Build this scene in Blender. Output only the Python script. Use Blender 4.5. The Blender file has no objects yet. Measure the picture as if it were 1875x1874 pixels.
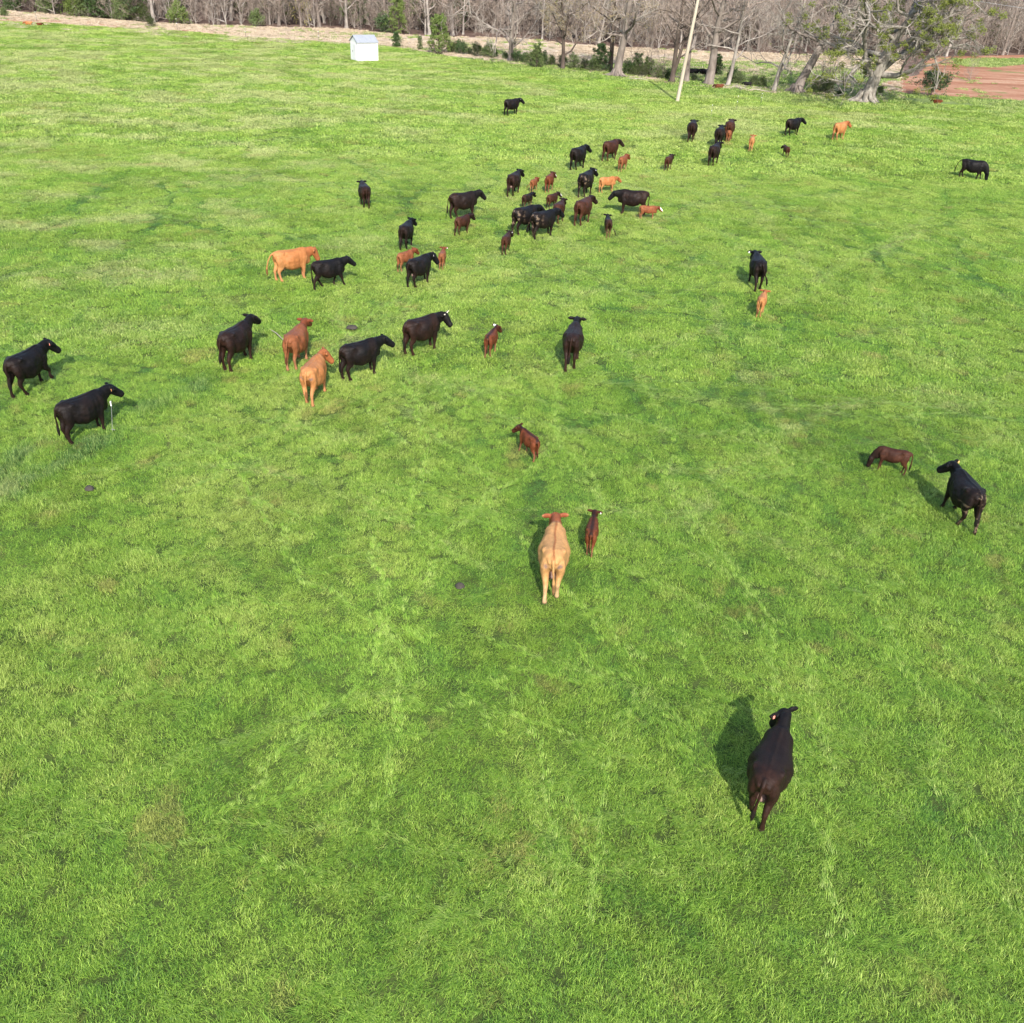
import bpy, math, random
import numpy as np
from mathutils import Vector, Matrix, geometry

# ------------------------------------------------------------------ camera, sky, sun, exposure
SC = bpy.context.scene
COL = SC.collection
HC, FPX, PITCH, ROLL = 13.8, 1731.0, math.radians(31.36), 0.045
FW = np.array([0, math.cos(PITCH), -math.sin(PITCH)])
R0 = np.array([1.0, 0, 0]); U0 = np.cross(R0, FW)
RT = math.cos(ROLL) * R0 + math.sin(ROLL) * U0
UP = -math.sin(ROLL) * R0 + math.cos(ROLL) * U0
cam_d = bpy.data.cameras.new('camera'); cam = bpy.data.objects.new('camera', cam_d); COL.objects.link(cam)
cam.matrix_world = Matrix(((RT[0], UP[0], -FW[0], 0), (RT[1], UP[1], -FW[1], 0), (RT[2], UP[2], -FW[2], HC), (0, 0, 0, 1)))
cam_d.sensor_width = 36; cam_d.sensor_fit = 'HORIZONTAL'; cam_d.lens = 36 * FPX / 1875.0
cam_d.clip_start = 0.5; cam_d.clip_end = 4000
SC.camera = cam
SUN_EL, SUN_AZ = math.radians(37), math.radians(171)     # azimuth clockwise from +Y (the sun is behind the camera)
W = bpy.data.worlds.new('World'); SC.world = W; W.use_nodes = True
_n = W.node_tree.nodes; _bg = _n['Background']; _sky = _n.new('ShaderNodeTexSky')
_sky.sky_type = 'NISHITA'; _sky.sun_disc = False; _sky.sun_elevation = SUN_EL; _sky.sun_rotation = SUN_AZ
_sky.dust_density = 1.5
W.node_tree.links.new(_sky.outputs[0], _bg.inputs[0]); _bg.inputs[1].default_value = 0.15
sun_d = bpy.data.lights.new('sun', 'SUN'); sun = bpy.data.objects.new('sun', sun_d); COL.objects.link(sun)
sun_d.energy = 3.5; sun_d.angle = math.radians(0.6); sun_d.color = (1.0, 0.955, 0.88)
_sv = Vector((math.sin(SUN_AZ) * math.cos(SUN_EL), math.cos(SUN_AZ) * math.cos(SUN_EL), math.sin(SUN_EL)))
sun.rotation_euler = _sv.to_track_quat('Z', 'Y').to_euler(); sun.location = (10, -40, 60)
SC.view_settings.view_transform = 'Standard'; SC.view_settings.look = 'None'
SC.view_settings.exposure = 1.22; SC.view_settings.gamma = 1.0
try: SC.view_settings.use_curve_mapping = False
except Exception: pass
SC.cycles.max_bounces = 6; SC.cycles.transparent_max_bounces = 6; SC.cycles.diffuse_bounces = 3

# ------------------------------------------------------------------ helpers
def gp(x, y, z=0.0):
    """point of the ground (or of height z) seen at photograph pixel x, y"""
    d = FW * FPX + RT * (x - 937.5) - UP * (y - 937.0)
    t = (z - HC) / d[2]
    return np.array([0, 0, HC]) + d * t
def proj(P):
    v = P - np.array([0, 0, HC]); k = FPX / (v @ FW)
    return np.stack([937.5 + (v @ RT) * k, 937.0 - (v @ UP) * k], -1)
def tag(o, label=None, cat=None, group=None, kind=None):
    if label: o['label'] = label
    if cat: o['category'] = cat
    if group: o['group'] = group
    if kind: o['kind'] = kind
    return o
def mesh_from(name, V, F, mat=None, smooth=False):
    m = bpy.data.meshes.new(name); m.from_pydata([tuple(v) for v in V], [], [tuple(f) for f in F])
    if mat: m.materials.append(mat)
    if smooth: m.polygons.foreach_set('use_smooth', [True] * len(m.polygons))
    m.update(); return m
def link(name, mesh, parent=None, loc=None):
    o = bpy.data.objects.new(name, mesh); COL.objects.link(o)
    if parent: o.parent = parent
    if loc is not None: o.location = loc
    return o
def empty(name, loc=(0, 0, 0), rz=0.0, s=1.0):
    o = bpy.data.objects.new(name, None); COL.objects.link(o); o.location = loc
    o.rotation_euler = (0, 0, rz); o.scale = (s, s, s); o.empty_display_size = .3; return o

_RNG = np.random.default_rng(11)
_TAB = _RNG.random((256, 256))
def vnoise(x, y, s=1.0, seed=0):
    x = np.asarray(x, float) / s + seed * 17.31; y = np.asarray(y, float) / s + seed * 9.77
    xi = np.floor(x).astype(int); yi = np.floor(y).astype(int); fx = x - xi; fy = y - yi
    fx = fx * fx * (3 - 2 * fx); fy = fy * fy * (3 - 2 * fy)
    a = _TAB[xi & 255, yi & 255]; b = _TAB[(xi + 1) & 255, yi & 255]
    c = _TAB[xi & 255, (yi + 1) & 255]; d = _TAB[(xi + 1) & 255, (yi + 1) & 255]
    return (a * (1 - fx) + b * fx) * (1 - fy) + (c * (1 - fx) + d * fx) * fy
def fbm(x, y, s, seed=0, o=4):
    t = 0; a = .5; n = 0
    for k in range(o):
        t = t + a * vnoise(x, y, s, seed + k * 3); n += a; a *= .55; s *= .47
    return t / n
def sstep(a, b, x):
    t = np.clip((x - a) / (b - a), 0, 1); return t * t * (3 - 2 * t)

# ------------------------------------------------------------------ materials
def newmat(name):
    m = bpy.data.materials.new(name); m.use_nodes = True; nt = m.node_tree
    b = nt.nodes['Principled BSDF']; return m, nt, b
def ramp(nt, fac, stops):
    r = nt.nodes.new('ShaderNodeValToRGB'); e = r.color_ramp.elements
    while len(e) > 1: e.remove(e[-1])
    e[0].position = stops[0][0]; e[0].color = (*stops[0][1], 1)
    for p, c in stops[1:]:
        q = e.new(p); q.color = (*c, 1)
    if fac: nt.links.new(fac, r.inputs[0])
    return r.outputs[0]
def noise(nt, scale, detail=4, rough=.6, coord='world', stretch=None, dist=0.0):
    if coord == 'world':
        g = nt.nodes.new('ShaderNodeNewGeometry').outputs['Position']
    else:
        g = nt.nodes.new('ShaderNodeTexCoord').outputs['Object']
    if stretch:
        mp = nt.nodes.new('ShaderNodeMapping'); mp.inputs['Scale'].default_value = stretch
        nt.links.new(g, mp.inputs[0]); g = mp.outputs[0]
    t = nt.nodes.new('ShaderNodeTexNoise'); t.inputs['Scale'].default_value = scale
    t.inputs['Detail'].default_value = detail; t.inputs['Roughness'].default_value = rough
    t.inputs['Distortion'].default_value = dist
    nt.links.new(g, t.inputs['Vector']); return t.outputs[0]
def mix(nt, fac, a, b, mode='MIX'):
    m = nt.nodes.new('ShaderNodeMix'); m.data_type = 'RGBA'; m.blend_type = mode
    for s, v in ((0, fac), (6, a), (7, b)):
        if isinstance(v, (int, float)): m.inputs[s].default_value = v
        elif isinstance(v, tuple): m.inputs[s].default_value = (*v, 1)
        else: nt.links.new(v, m.inputs[s])
    return m.outputs[2]
def bump(nt, b, h, strength=.5, dist=.05):
    n = nt.nodes.new('ShaderNodeBump'); n.inputs['Strength'].default_value = strength
    n.inputs['Distance'].default_value = dist; nt.links.new(h, n.inputs['Height']); nt.links.new(n.outputs[0], b.inputs['Normal'])
def simple(name, c1, c2=None, scale=6, rough=.8, coord='obj', bs=.3, stretch=None, spec=.3):
    m, nt, b = newmat(name); b.inputs['Roughness'].default_value = rough
    b.inputs['Specular IOR Level'].default_value = spec
    if c2 is None: c2 = tuple(v * .8 for v in c1)
    n = noise(nt, scale, 5, .65, coord, stretch)
    nt.links.new(ramp(nt, n, [(.3, c2), (.68, c1)]), b.inputs['Base Color'])
    bump(nt, b, n, bs, .03); return m

def ground_mat(name, stops, scale=.35, fine=9.0, stretch=None, spots=None):
    m, nt, b = newmat(name); b.inputs['Roughness'].default_value = .95; b.inputs['Specular IOR Level'].default_value = .1
    n1 = noise(nt, scale, 6, .62, stretch=stretch, dist=.4); n2 = noise(nt, fine, 4, .7)
    mm = nt.nodes.new('ShaderNodeMath'); mm.operation = 'MULTIPLY_ADD'; mm.inputs[1].default_value = .35
    nt.links.new(n2, mm.inputs[0]); nt.links.new(n1, mm.inputs[2])
    sb = nt.nodes.new('ShaderNodeMath'); sb.operation = 'SUBTRACT'; sb.inputs[1].default_value = .175
    nt.links.new(mm.outputs[0], sb.inputs[0])
    c = ramp(nt, sb.outputs[0], stops)
    if spots:
        n3 = noise(nt, spots[0], 3, .6); f = ramp(nt, n3, [(spots[1], (0, 0, 0)), (spots[1] + .08, (1, 1, 1))])
        c = mix(nt, f, c, spots[2])
    nt.links.new(c, b.inputs['Base Color']); bump(nt, b, n2, .6, .08); return m

M_floor = ground_mat('leaf_litter', [(.25, (.06, .038, .03)), (.5, (.115, .075, .06)), (.75, (.20, .14, .11))], .25, 3.0)
M_turf = ground_mat('pasture_soil', [(.3, (.03, .045, .012)), (.55, (.06, .085, .02)), (.8, (.10, .12, .035))], .5, 14.0)
M_dry = ground_mat('dry_stubble', [(.3, (.28, .215, .15)), (.5, (.38, .30, .22)), (.7, (.46, .38, .29))], .3, 2.5, (.35, 1, 1), (.5, .55, (.19, .18, .09)))
M_clay = ground_mat('red_clay', [(.28, (.16, .072, .040)), (.45, (.25, .115, .068)), (.6, (.33, .185, .115)), (.74, (.42, .31, .21))], .22, 2.0, (.3, 1.4, 1), (.14, .6, (.13, .15, .05)))
M_clay_l = ground_mat('pale_clay', [(.28, (.26, .135, .08)), (.5, (.34, .20, .125)), (.75, (.40, .29, .20))], .3, 2.0, (.3, 1.4, 1), (.3, .6, (.5, .4, .28)))
M_strip = ground_mat('rough_grass', [(.3, (.09, .13, .035)), (.5, (.14, .185, .06)), (.66, (.20, .21, .10)), (.8, (.30, .25, .16))], .3, 4.0, (.4, 1, 1))
M_bare = ground_mat('trodden_earth', [(.3, (.14, .09, .065)), (.5, (.25, .17, .125)), (.75, (.36, .27, .21))], .9, 6.0)

def bark(name, a, b_, sc=2.0):
    return simple(name, a, b_, sc, .9, 'obj', .7, (1, 1, .35), .15)
M_bark_pale = bark('pale_bark', (.34, .305, .27), (.12, .10, .085))
M_bark_grey = bark('grey_bark', (.215, .18, .155), (.08, .064, .053))
M_bark_dark = bark('dark_bark', (.10, .077, .062), (.04, .03, .024))
M_bark_lichen = bark('lichen_bark', (.28, .255, .215), (.085, .07, .058), 4)
M_twig_pink = bark('pinkish_twigs', (.31, .25, .205), (.17, .13, .105))
M_twig_grey = bark('grey_twigs', (.33, .29, .25), (.19, .16, .135))
def leafmat(name, c1, c2, c3, tr=.3, rough=.55):
    m, nt, b = newmat(name); b.inputs['Roughness'].default_value = rough; b.inputs['Specular IOR Level'].default_value = .3
    n = noise(nt, 1.1, 5, .7); nt.links.new(ramp(nt, n, [(.3, c1), (.5, c2), (.72, c3)]), b.inputs['Base Color'])
    t = nt.nodes.new('ShaderNodeBsdfTranslucent'); t.inputs[0].default_value = (*[min(1, v * 1.3) for v in c2], 1)
    ms = nt.nodes.new('ShaderNodeMixShader'); ms.inputs[0].default_value = tr
    nt.links.new(b.outputs[0], ms.inputs[1]); nt.links.new(t.outputs[0], ms.inputs[2])
    nt.links.new(ms.outputs[0], nt.nodes['Material Output'].inputs[0]); return m
M_leaf_bright = leafmat('bright_green_leaves', (.075, .115, .025), (.125, .175, .04), (.19, .23, .07))
M_leaf_dark = leafmat('dark_evergreen_leaves', (.03, .055, .018), (.05, .085, .026), (.09, .125, .04))
M_leaf_mid = leafmat('mid_green_leaves', (.055, .085, .025), (.095, .13, .04), (.15, .18, .07))
M_leaf_yellow = leafmat('yellow_blossom', (.36, .32, .08), (.50, .44, .14), (.6, .55, .25))
M_leaf_bud = leafmat('tan_buds', (.17, .13, .065), (.25, .195, .10), (.33, .27, .15))
M_leaf_moss = leafmat('mossy_clumps', (.075, .095, .015), (.135, .16, .025), (.20, .22, .05))

# ------------------------------------------------------------------ ground sheets
def sheet(name, pts, z, mat, rough=.8, step=.8):
    P = [np.array(p[:2], float) for p in pts]; out = []
    for i, a in enumerate(P):
        b = P[(i + 1) % len(P)]; L = np.linalg.norm(b - a); n = max(1, int(L / step)) if L < 400 else 1
        if abs(a[0]) > 150 or abs(b[0]) > 150: n = max(1, n // 8)
        for k in range(n):
            q = a + (b - a) * k / n
            j = np.array([fbm(q[0], q[1], 5, 2) - .5, fbm(q[0], q[1], 5, 5) - .5]) * 2 * rough * 2 + (np.array([vnoise(q[0], q[1], .9, 7), vnoise(q[0], q[1], .9, 8)]) - .5) * rough
            out.append(q + j)
    tri = geometry.tessellate_polygon([[Vector((q[0], q[1], 0)) for q in out]])
    F = []
    for t in tri:
        a, b, c = [Vector((out[i][0], out[i][1], 0)) for i in t]
        F.append(t if (b - a).cross(c - a).z > 0 else t[::-1])
    o = link(name, mesh_from(name, [(q[0], q[1], z) for q in out], F, mat)); o['kind'] = 'structure'; return o
def G(*px): return [gp(*p) for p in px]
g_ = link('ground', mesh_from('ground', [(-1500, -600, 0), (1500, -600, 0), (1500, 2500, 0), (-1500, 2500, 0)], [(0, 1, 2, 3)], M_floor)); g_['kind'] = 'structure'
EDGE = [(-700, 5), (-250, 28), (0, 39), (80, 43), (200, 51), (325, 57), (433, 67), (625, 80), (697, 84), (749, 91), (822, 104), (947, 120), (1050, 133), (1155, 143), (1248, 158), (1329, 164), (1447, 175), (1495, 184), (1560, 189), (1606, 191), (1710, 192), (1875, 197), (2150, 210), (2700, 235)]
WOOD = [(-900, -30), (-250, 7), (0, 19), (100, 27), (200, 36), (277, 43), (433, 48), (625, 53), (711, 62), (790, 67), (947, 70), (1085, 84), (1155, 88), (1248, 92), (1400, 98), (1560, 103), (1762, 105), (1875, 102), (2150, 104), (2700, 120)]
sheet('dry_field', G(*(EDGE[:20] + [(1650, 180), (1650, 103)] + WOOD[::-1][4:])), .004, M_dry, .5)
sheet('clay_bank', G((-250, 14), (0, 30), (100, 35), (200, 42), (277, 49), (370, 56), (433, 61), (433, 75), (200, 60), (0, 50), (-250, 38)), .008, M_clay_l, .5)
sheet('clay_field', G((1700, 104), (1875, 101), (2150, 104), (2700, 120), (2700, 250), (1875, 215), (1700, 205), (1600, 195), (1585, 168), (1620, 150), (1680, 138)), .008, M_clay, .6)
sheet('rough_grass_strip', G((1250, 118), (1400, 112), (1560, 128), (1640, 138), (1660, 132), (1620, 150), (1590, 165), (1700, 176), (1875, 186), (2150, 195), (2150, 225), (1800, 210), (1500, 200), (1250, 172), (1000, 140), (860, 118), (820, 104), (930, 109), (1050, 124), (1130, 118)), .012, M_strip, .4)
sheet('grass_verge', G((1740, 108), (1875, 107), (2150, 110), (2150, 128), (1875, 119), (1820, 124), (1760, 122)), .016, M_strip, .5)
sheet('pasture', [(-260, -60), *[tuple(p[:2]) for p in G(*EDGE)], (260, -60)], .020, M_turf, .35)
sheet('trodden_verge', G((940, 118), (1050, 129), (1155, 137), (1248, 151), (1329, 157), (1447, 164), (1500, 172), (1560, 185), (1500, 190), (1430, 177), (1329, 168), (1248, 161), (1155, 147), (1050, 136), (940, 123)), .024, M_bare, .4)

# ------------------------------------------------------------------ grass: tufts of real blades instanced over the pasture
def blade_mat():
    m, nt, b = newmat('grass_blades')
    at = nt.nodes.new('ShaderNodeAttribute'); at.attribute_type = 'INSTANCER'; at.attribute_name = 'tone'
    sp = nt.nodes.new('ShaderNodeSeparateXYZ'); nt.links.new(at.outputs['Vector'], sp.inputs[0])
    rn = nt.nodes.new('ShaderNodeAttribute'); rn.attribute_type = 'GEOMETRY'; rn.attribute_name = 'rnd'
    ad = nt.nodes.new('ShaderNodeMath'); ad.operation = 'MULTIPLY_ADD'; ad.inputs[1].default_value = .5
    nt.links.new(rn.outputs['Fac'], ad.inputs[0]); nt.links.new(sp.outputs[0], ad.inputs[2])
    s2 = nt.nodes.new('ShaderNodeMath'); s2.operation = 'SUBTRACT'; s2.inputs[1].default_value = .25; nt.links.new(ad.outputs[0], s2.inputs[0])
    c = ramp(nt, s2.outputs[0], [(0, (.062, .168, .035)), (.3, (.126, .260, .034)), (.55, (.196, .346, .038)), (.8, (.278, .410, .057)), (1, (.35, .445, .09))])
    # straw-coloured and pale lodged blades
    a2 = nt.nodes.new('ShaderNodeMath'); a2.operation = 'MULTIPLY_ADD'; a2.inputs[1].default_value = .5; nt.links.new(rn.outputs['Fac'], a2.inputs[0]); nt.links.new(sp.outputs[1], a2.inputs[2])
    f = ramp(nt, a2.outputs[0], [(.45, (0, 0, 0)), (1.25, (.9, .9, .9))])
    f3 = ramp(nt, sp.outputs[2], [(.5, (0, 0, 0)), (1, (.8, .8, .8))]); c = mix(nt, f, c, (.41, .45, .16)); c = mix(nt, f3, c, (.36, .25, .10)); vr = ramp(nt, rn.outputs['Fac'], [(0, (.5, .5, .5)), (.6, (1, 1, 1)), (1, (1.4, 1.38, 1.45))]); c = mix(nt, 1.0, c, vr, 'MULTIPLY'); nt.links.new(c, b.inputs['Base Color'])
    b.inputs['Roughness'].default_value = .48; b.inputs['Specular IOR Level'].default_value = .28
    t = nt.nodes.new('ShaderNodeBsdfTranslucent'); nt.links.new(c, t.inputs[0])
    ms = nt.nodes.new('ShaderNodeMixShader'); ms.inputs[0].default_value = .32
    nt.links.new(b.outputs[0], ms.inputs[1]); nt.links.new(t.outputs[0], ms.inputs[2])
    nt.links.new(ms.outputs[0], nt.nodes['Material Output'].inputs[0]); return m
M_blade = blade_mat()
def tuft(name, seed, n, rad, l0, l1, w, mat):
    r = np.random.default_rng(seed); V = []; F = []; RN = []
    for i in range(n):
        a = r.random() * 2 * math.pi; q = rad * math.sqrt(r.random()); x, y = q * math.cos(a), q * math.sin(a)
        az = r.normal(0, .9) if r.random() < .6 else r.random() * 6.28
        L = l0 + (l1 - l0) * r.random(); wd = w * (.7 + .6 * r.random()); lean = .2 + abs(r.normal(0, .45)); rv = r.random()
        k0 = len(V); px, py, pz = x, y, 0.0; tw = az + math.pi / 2 + r.normal(0, .5)
        sx, sy = math.cos(tw) * wd / 2, math.sin(tw) * wd / 2
        segs = 3
        for s in range(segs + 1):
            ws = (1, .95, .75, 0)[s]
            if s < segs: V += [(px - sx * ws, py - sy * ws, pz), (px + sx * ws, py + sy * ws, pz)]; RN += [rv, rv]
            else: V.append((px, py, pz)); RN.append(rv)
            px += math.sin(lean) * math.cos(az) * L / segs; py += math.sin(lean) * math.sin(az) * L / segs; pz += math.cos(lean) * L / segs
            lean += .30 + .45 * r.random()
        for s in range(segs - 1): F.append((k0 + 2 * s, k0 + 2 * s + 1, k0 + 2 * s + 3, k0 + 2 * s + 2))
        F.append((k0 + 2 * segs - 2, k0 + 2 * segs - 1, k0 + 2 * segs))
    m = mesh_from(name, V, F, mat); at = m.attributes.new('rnd', 'FLOAT', 'POINT'); at.data.foreach_set('value', np.array(RN, dtype=np.float32))
    return m
def instancer(name, P, rotz, tilt, scale, tone, protos):
    """one object: its points carry the tufts through geometry nodes"""
    m = bpy.data.meshes.new(name); n = len(P); m.vertices.add(n); m.vertices.foreach_set('co', np.asarray(P, np.float32).ravel())
    def attr(nm, ty, arr, key):
        a = m.attributes.new(nm, ty, 'POINT'); a.data.foreach_set(key, np.asarray(arr).ravel())
    rot = np.zeros((n, 3), np.float32); rot[:, 2] = rotz; rot[:, 0] = tilt
    attr('rot', 'FLOAT_VECTOR', rot, 'vector'); attr('scl', 'FLOAT_VECTOR', np.asarray(scale, np.float32), 'vector')
    attr('tone', 'FLOAT_VECTOR', np.asarray(tone, np.float32), 'vector')
    attr('idx', 'INT', _RNG.integers(0, len(protos), n).astype(np.int32), 'value')
    m.update(); o = link(name, m)
    ng = bpy.data.node_groups.new(name, 'GeometryNodeTree')
    ng.interface.new_socket('Geometry', in_out='INPUT', socket_type='NodeSocketGeometry'); ng.interface.new_socket('Geometry', in_out='OUTPUT', socket_type='NodeSocketGeometry')
    N = ng.nodes; L = ng.links; gi = N.new('NodeGroupInput'); go = N.new('NodeGroupOutput')
    jn = N.new('GeometryNodeJoinGeometry')
    for pm in protos:
        po = pm if isinstance(pm, bpy.types.Object) else bpy.data.objects.new(pm.name, pm)
        oi = N.new('GeometryNodeObjectInfo'); oi.inputs['Object'].default_value = po; oi.inputs['As Instance'].default_value = True
        L.new(oi.outputs['Geometry'], jn.inputs[0])
    ip = N.new('GeometryNodeInstanceOnPoints'); L.new(gi.outputs[0], ip.inputs['Points']); L.new(jn.outputs[0], ip.inputs['Instance'])
    ip.inputs['Pick Instance'].default_value = True
    def na(nm, ty):
        a = N.new('GeometryNodeInputNamedAttribute'); a.data_type = ty; a.inputs[0].default_value = nm; return a.outputs[0]
    L.new(na('idx', 'INT'), ip.inputs['Instance Index'])
    er = N.new('FunctionNodeEulerToRotation'); L.new(na('rot', 'FLOAT_VECTOR'), er.inputs[0]); L.new(er.outputs[0], ip.inputs['Rotation'])
    L.new(na('scl', 'FLOAT_VECTOR'), ip.inputs['Scale']); L.new(ip.outputs[0], go.inputs[0])
    md = o.modifiers.new('scatter', 'NODES'); md.node_group = ng; return o

def seg_dist(P, pl):
    d = np.full(len(P), 1e9)
    for a, b in zip(pl[:-1], pl[1:]):
        ab = b - a; t = np.clip(((P - a) @ ab) / (ab @ ab), 0, 1); d = np.minimum(d, np.linalg.norm(P - (a + t[:, None] * ab), axis=1))
    return d
def PL(*px): return [gp(*p)[:2] for p in px]
LIGHT_TRACKS = [PL((1000, 690), (1120, 655), (1200, 640), (1290, 600)), PL((1875, 695), (1740, 705), (1640, 728), (1540, 742), (1450, 785)),
    PL((1100, 700), (1240, 735), (1400, 752), (1550, 742), (1875, 740)), PL((1480, 780), (1380, 830), (1260, 930), (1130, 1000)),
    PL((860, 760), (1060, 790), (1240, 800), (1400, 795)), PL((1290, 600), (1390, 700), (1450, 785)), PL((1875, 560), (1700, 590), (1500, 630), (1400, 700)),
    PL((1190, 850), (1400, 870), (1450, 860)), PL((1040, 930), (1200, 940), (1400, 990), (1600, 1100)), PL((1450, 560), (1560, 480), (1700, 400)),
    PL((1300, 330), (1400, 400), (1520, 520), (1640, 640)), PL((0, 500), (180, 500), (300, 505)), PL((300, 470), (380, 520), (400, 560)), PL((900, 330), (1150, 380), (1250, 460), (1310, 610))]
DARK_TRACKS = [PL((1330, 610), (1365, 655), (1400, 710), (1440, 770)), PL((1600, 600), (1625, 650), (1650, 690), (1630, 730)), PL((1690, 610), (1740, 670), (1800, 700)),
    PL((0, 495), (50, 450), (90, 405), (120, 390), (150, 360), (180, 342), (240, 310)), PL((120, 460), (145, 420), (140, 380), (190, 345)), PL((215, 500), (275, 430), (290, 415)),
    PL((1560, 380), (1600, 470), (1680, 560)), PL((1050, 600), (1150, 720), (1330, 940)), PL((330, 330), (400, 420), (450, 500)), PL((1500, 1000), (1560, 1060), (1660, 1300), (1700, 1500)), PL((550, 1530), (620, 1545), (740, 1580))]
BLUE_STRIPS = [PL((-60, 930), (0, 905), (60, 880), (125, 845), (200, 805)), PL((0, 870), (40, 830), (70, 820)), PL((270, 750), (330, 725), (380, 700))]
ROUTE = PL((-40, 1400), (250, 1180), (450, 1040), (560, 860), (620, 760), (720, 660), (820, 520), (980, 430), (1080, 330), (1200, 260), (1330, 215), (1500, 200))
def make_trails():
    r = np.random.default_rng(5); out = []
    tgt = [gp(1150, 300)[:2], gp(1250, 260)[:2], gp(950, 400)[:2], gp(760, 520)[:2], gp(1450, 785)[:2]]
    for k in range(170):
        if k < 120: px, py = r.uniform(250 if k % 3 == 0 else 950, 2100), 330 + 1500 * r.random() ** 1.6
        else: px, py = r.uniform(-100, 900), 250 + 800 * r.random()
        p = gp(px, py)[:2].copy(); t = tgt[r.integers(0, 5)]; a = math.atan2(t[1] - p[1], t[0] - p[0]) + r.normal(0, .35)
        if r.random() < .25: a += math.pi / 2
        n = r.integers(6, 16); pl = [p.copy()]
        for i in range(n):
            a += r.normal(0, .13); p = p + np.array([math.cos(a), math.sin(a)]) * (.8 + .02 * p[1]); pl.append(p.copy())
        out.append((pl, r.random() < .38, .45 + .55 * r.random()))
    return out
TRAILS = make_trails()
def field(P):
    """tone (0 blue-green .. 1 yellow-green), straw amount, relative height, flow direction, brown spots"""
    x, y = P[:, 0], P[:, 1]; a = fbm(x, y, 8, 1); b = fbm(x, y, 1.9, 6, 5); c = fbm(x * .8, y, 1.7, 21, 5)
    d = fbm(x, y, .55, 33, 3); e = fbm(x * .7, y, 4.5, 27)
    tone = .55 + (a - .5) * .25 + (b - .5) * .55 + (d - .5) * .6
    far = sstep(12, 70, y); tone += .12 * far + .03
    h = .95 + (c - .5) * .9 + (.5 - b) * .4 + (d - .5) * .9
    dry = np.clip((c - .55) * 1.4, 0, .4) * (.3 + 1.2 * e) * (.35 + .65 * sstep(12, 40, y))
    rt = seg_dist(P, ROUTE); tone += .20 * np.exp(-(rt / (2.2 + .06 * y)) ** 2) * (.4 + b); dry += .10 * np.exp(-(rt / (1.5 + .05 * y)) ** 2)
    left = sstep(0, -22, x) * sstep(26, 42, y); dry += left * np.clip(fbm(x * .7, y, 2.2, 61, 5) - .46, 0, 1) * 2.8
    dry += sstep(60, 95, y) * np.clip(fbm(x * .6, y, 3.5, 64) - .5, 0, 1) * 2.2
    dry += .12 * sstep(40, 100, y)
    brown = sstep(.64, .78, fbm(x, y, 1.0, 71)) * .75
    for pl in LIGHT_TRACKS:
        q = seg_dist(P + np.stack([fbm(x, y, 3, 91) - .5, fbm(x, y, 3, 95) - .5], 1) * 1.8, pl); w = np.exp(-(q / (.13 + .003 * y)) ** 2) * (.35 + 1.1 * vnoise(x, y, 1.6, 12))
        dry += w * .32; tone += .08 * w; h -= .2 * w
    for pl in DARK_TRACKS:
        q = seg_dist(P + np.stack([fbm(x, y, 2, 91) - .5, fbm(x, y, 2, 95) - .5], 1) * 1.0, pl); w = np.exp(-(q / (.10 + .0028 * y)) ** 2) * (.4 + .6 * vnoise(x, y, 1.8, 13)); k = .4 + .6 * sstep(14, 30, y); tone -= .4 * w * k; h -= .6 * w * k; dry -= .3 * w
    j = np.stack([fbm(x, y, .9, 91) - .5, fbm(x, y, .9, 95) - .5], 1) * .5
    for pl, dark, am in TRAILS:
        L = np.array(pl); m = (x > L[:, 0].min() - 1) & (x < L[:, 0].max() + 1) & (y > L[:, 1].min() - 1) & (y < L[:, 1].max() + 1)
        if not m.any(): continue
        q = seg_dist(P[m] + j[m], pl); w = np.exp(-(q / (.09 + .0026 * y[m])) ** 2) * am * (.4 + vnoise(x[m], y[m], 1.3, 15))
        if dark: k = .45 + .55 * sstep(14, 30, y[m]); tone[m] -= .42 * w * k; h[m] -= .6 * w * k
        else: dry[m] += .22 * w; tone[m] += .08 * w; h[m] -= .35 * w
    for pl in BLUE_STRIPS:
        q = seg_dist(P, pl); w = np.exp(-(q / .55) ** 2) * (.5 + .8 * vnoise(x, y, .8, 14)); tone -= .5 * w; h += 1.3 * w; dry += .28 * w
    fl = fbm(x, y, 4, 51) * 11 + fbm(x, y, .9, 55) * 5
    return np.clip(tone, 0, 1), np.clip(dry, 0, .95), np.clip(h, .25, 2.2), fl, brown
EW = np.array([p[:2] for p in G(*EDGE)])
def in_pasture(P, m=0.0): return P[:, 1] < np.interp(P[:, 0], EW[:, 0], EW[:, 1]) - m
def grid_pts(y0, y1, sp, grow=.60, pad=5):
    out = []
    ys = np.arange(y0, y1, sp)
    for y in ys:
        hw = grow * y + pad; xs = np.arange(-hw, hw, sp); out.append(np.stack([xs, np.full(len(xs), y)], 1))
    P = np.concatenate(out); return P + (_RNG.random(P.shape) - .5) * sp * 1.3
def lay(name, y0, y1, sp, protos, label, hs=1.0):
    P = grid_pts(y0, y1, sp); P = P[in_pasture(P, .1)]; t, d, h, fl, br = field(P); n = len(P)
    s = .85 + .3 * _RNG.random(n); S = np.stack([s, s, s * h * hs], 1)
    tone = np.stack([t, d, br], 1); Q = np.concatenate([P, np.full((n, 1), .02)], 1)
    o = instancer(name, Q, fl + _RNG.normal(0, .9, n), 0, S, tone, protos); tag(o, label, 'grass', None, 'stuff'); return o
lay('near_grass', 2.5, 32, .23, [tuft('grass_tuft', 100 + i, 160, .21, .05, .15, .0058, M_blade) for i in range(8)], 'fine green grass with single blades showing, nearest part of the pasture')
lay('middle_grass', 32, 70, .36, [tuft('grass_tuft', 120 + i, 190, .34, .08, .18, .0105, M_blade) for i in range(6)], 'mottled green pasture grass around the middle of the herd')
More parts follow.
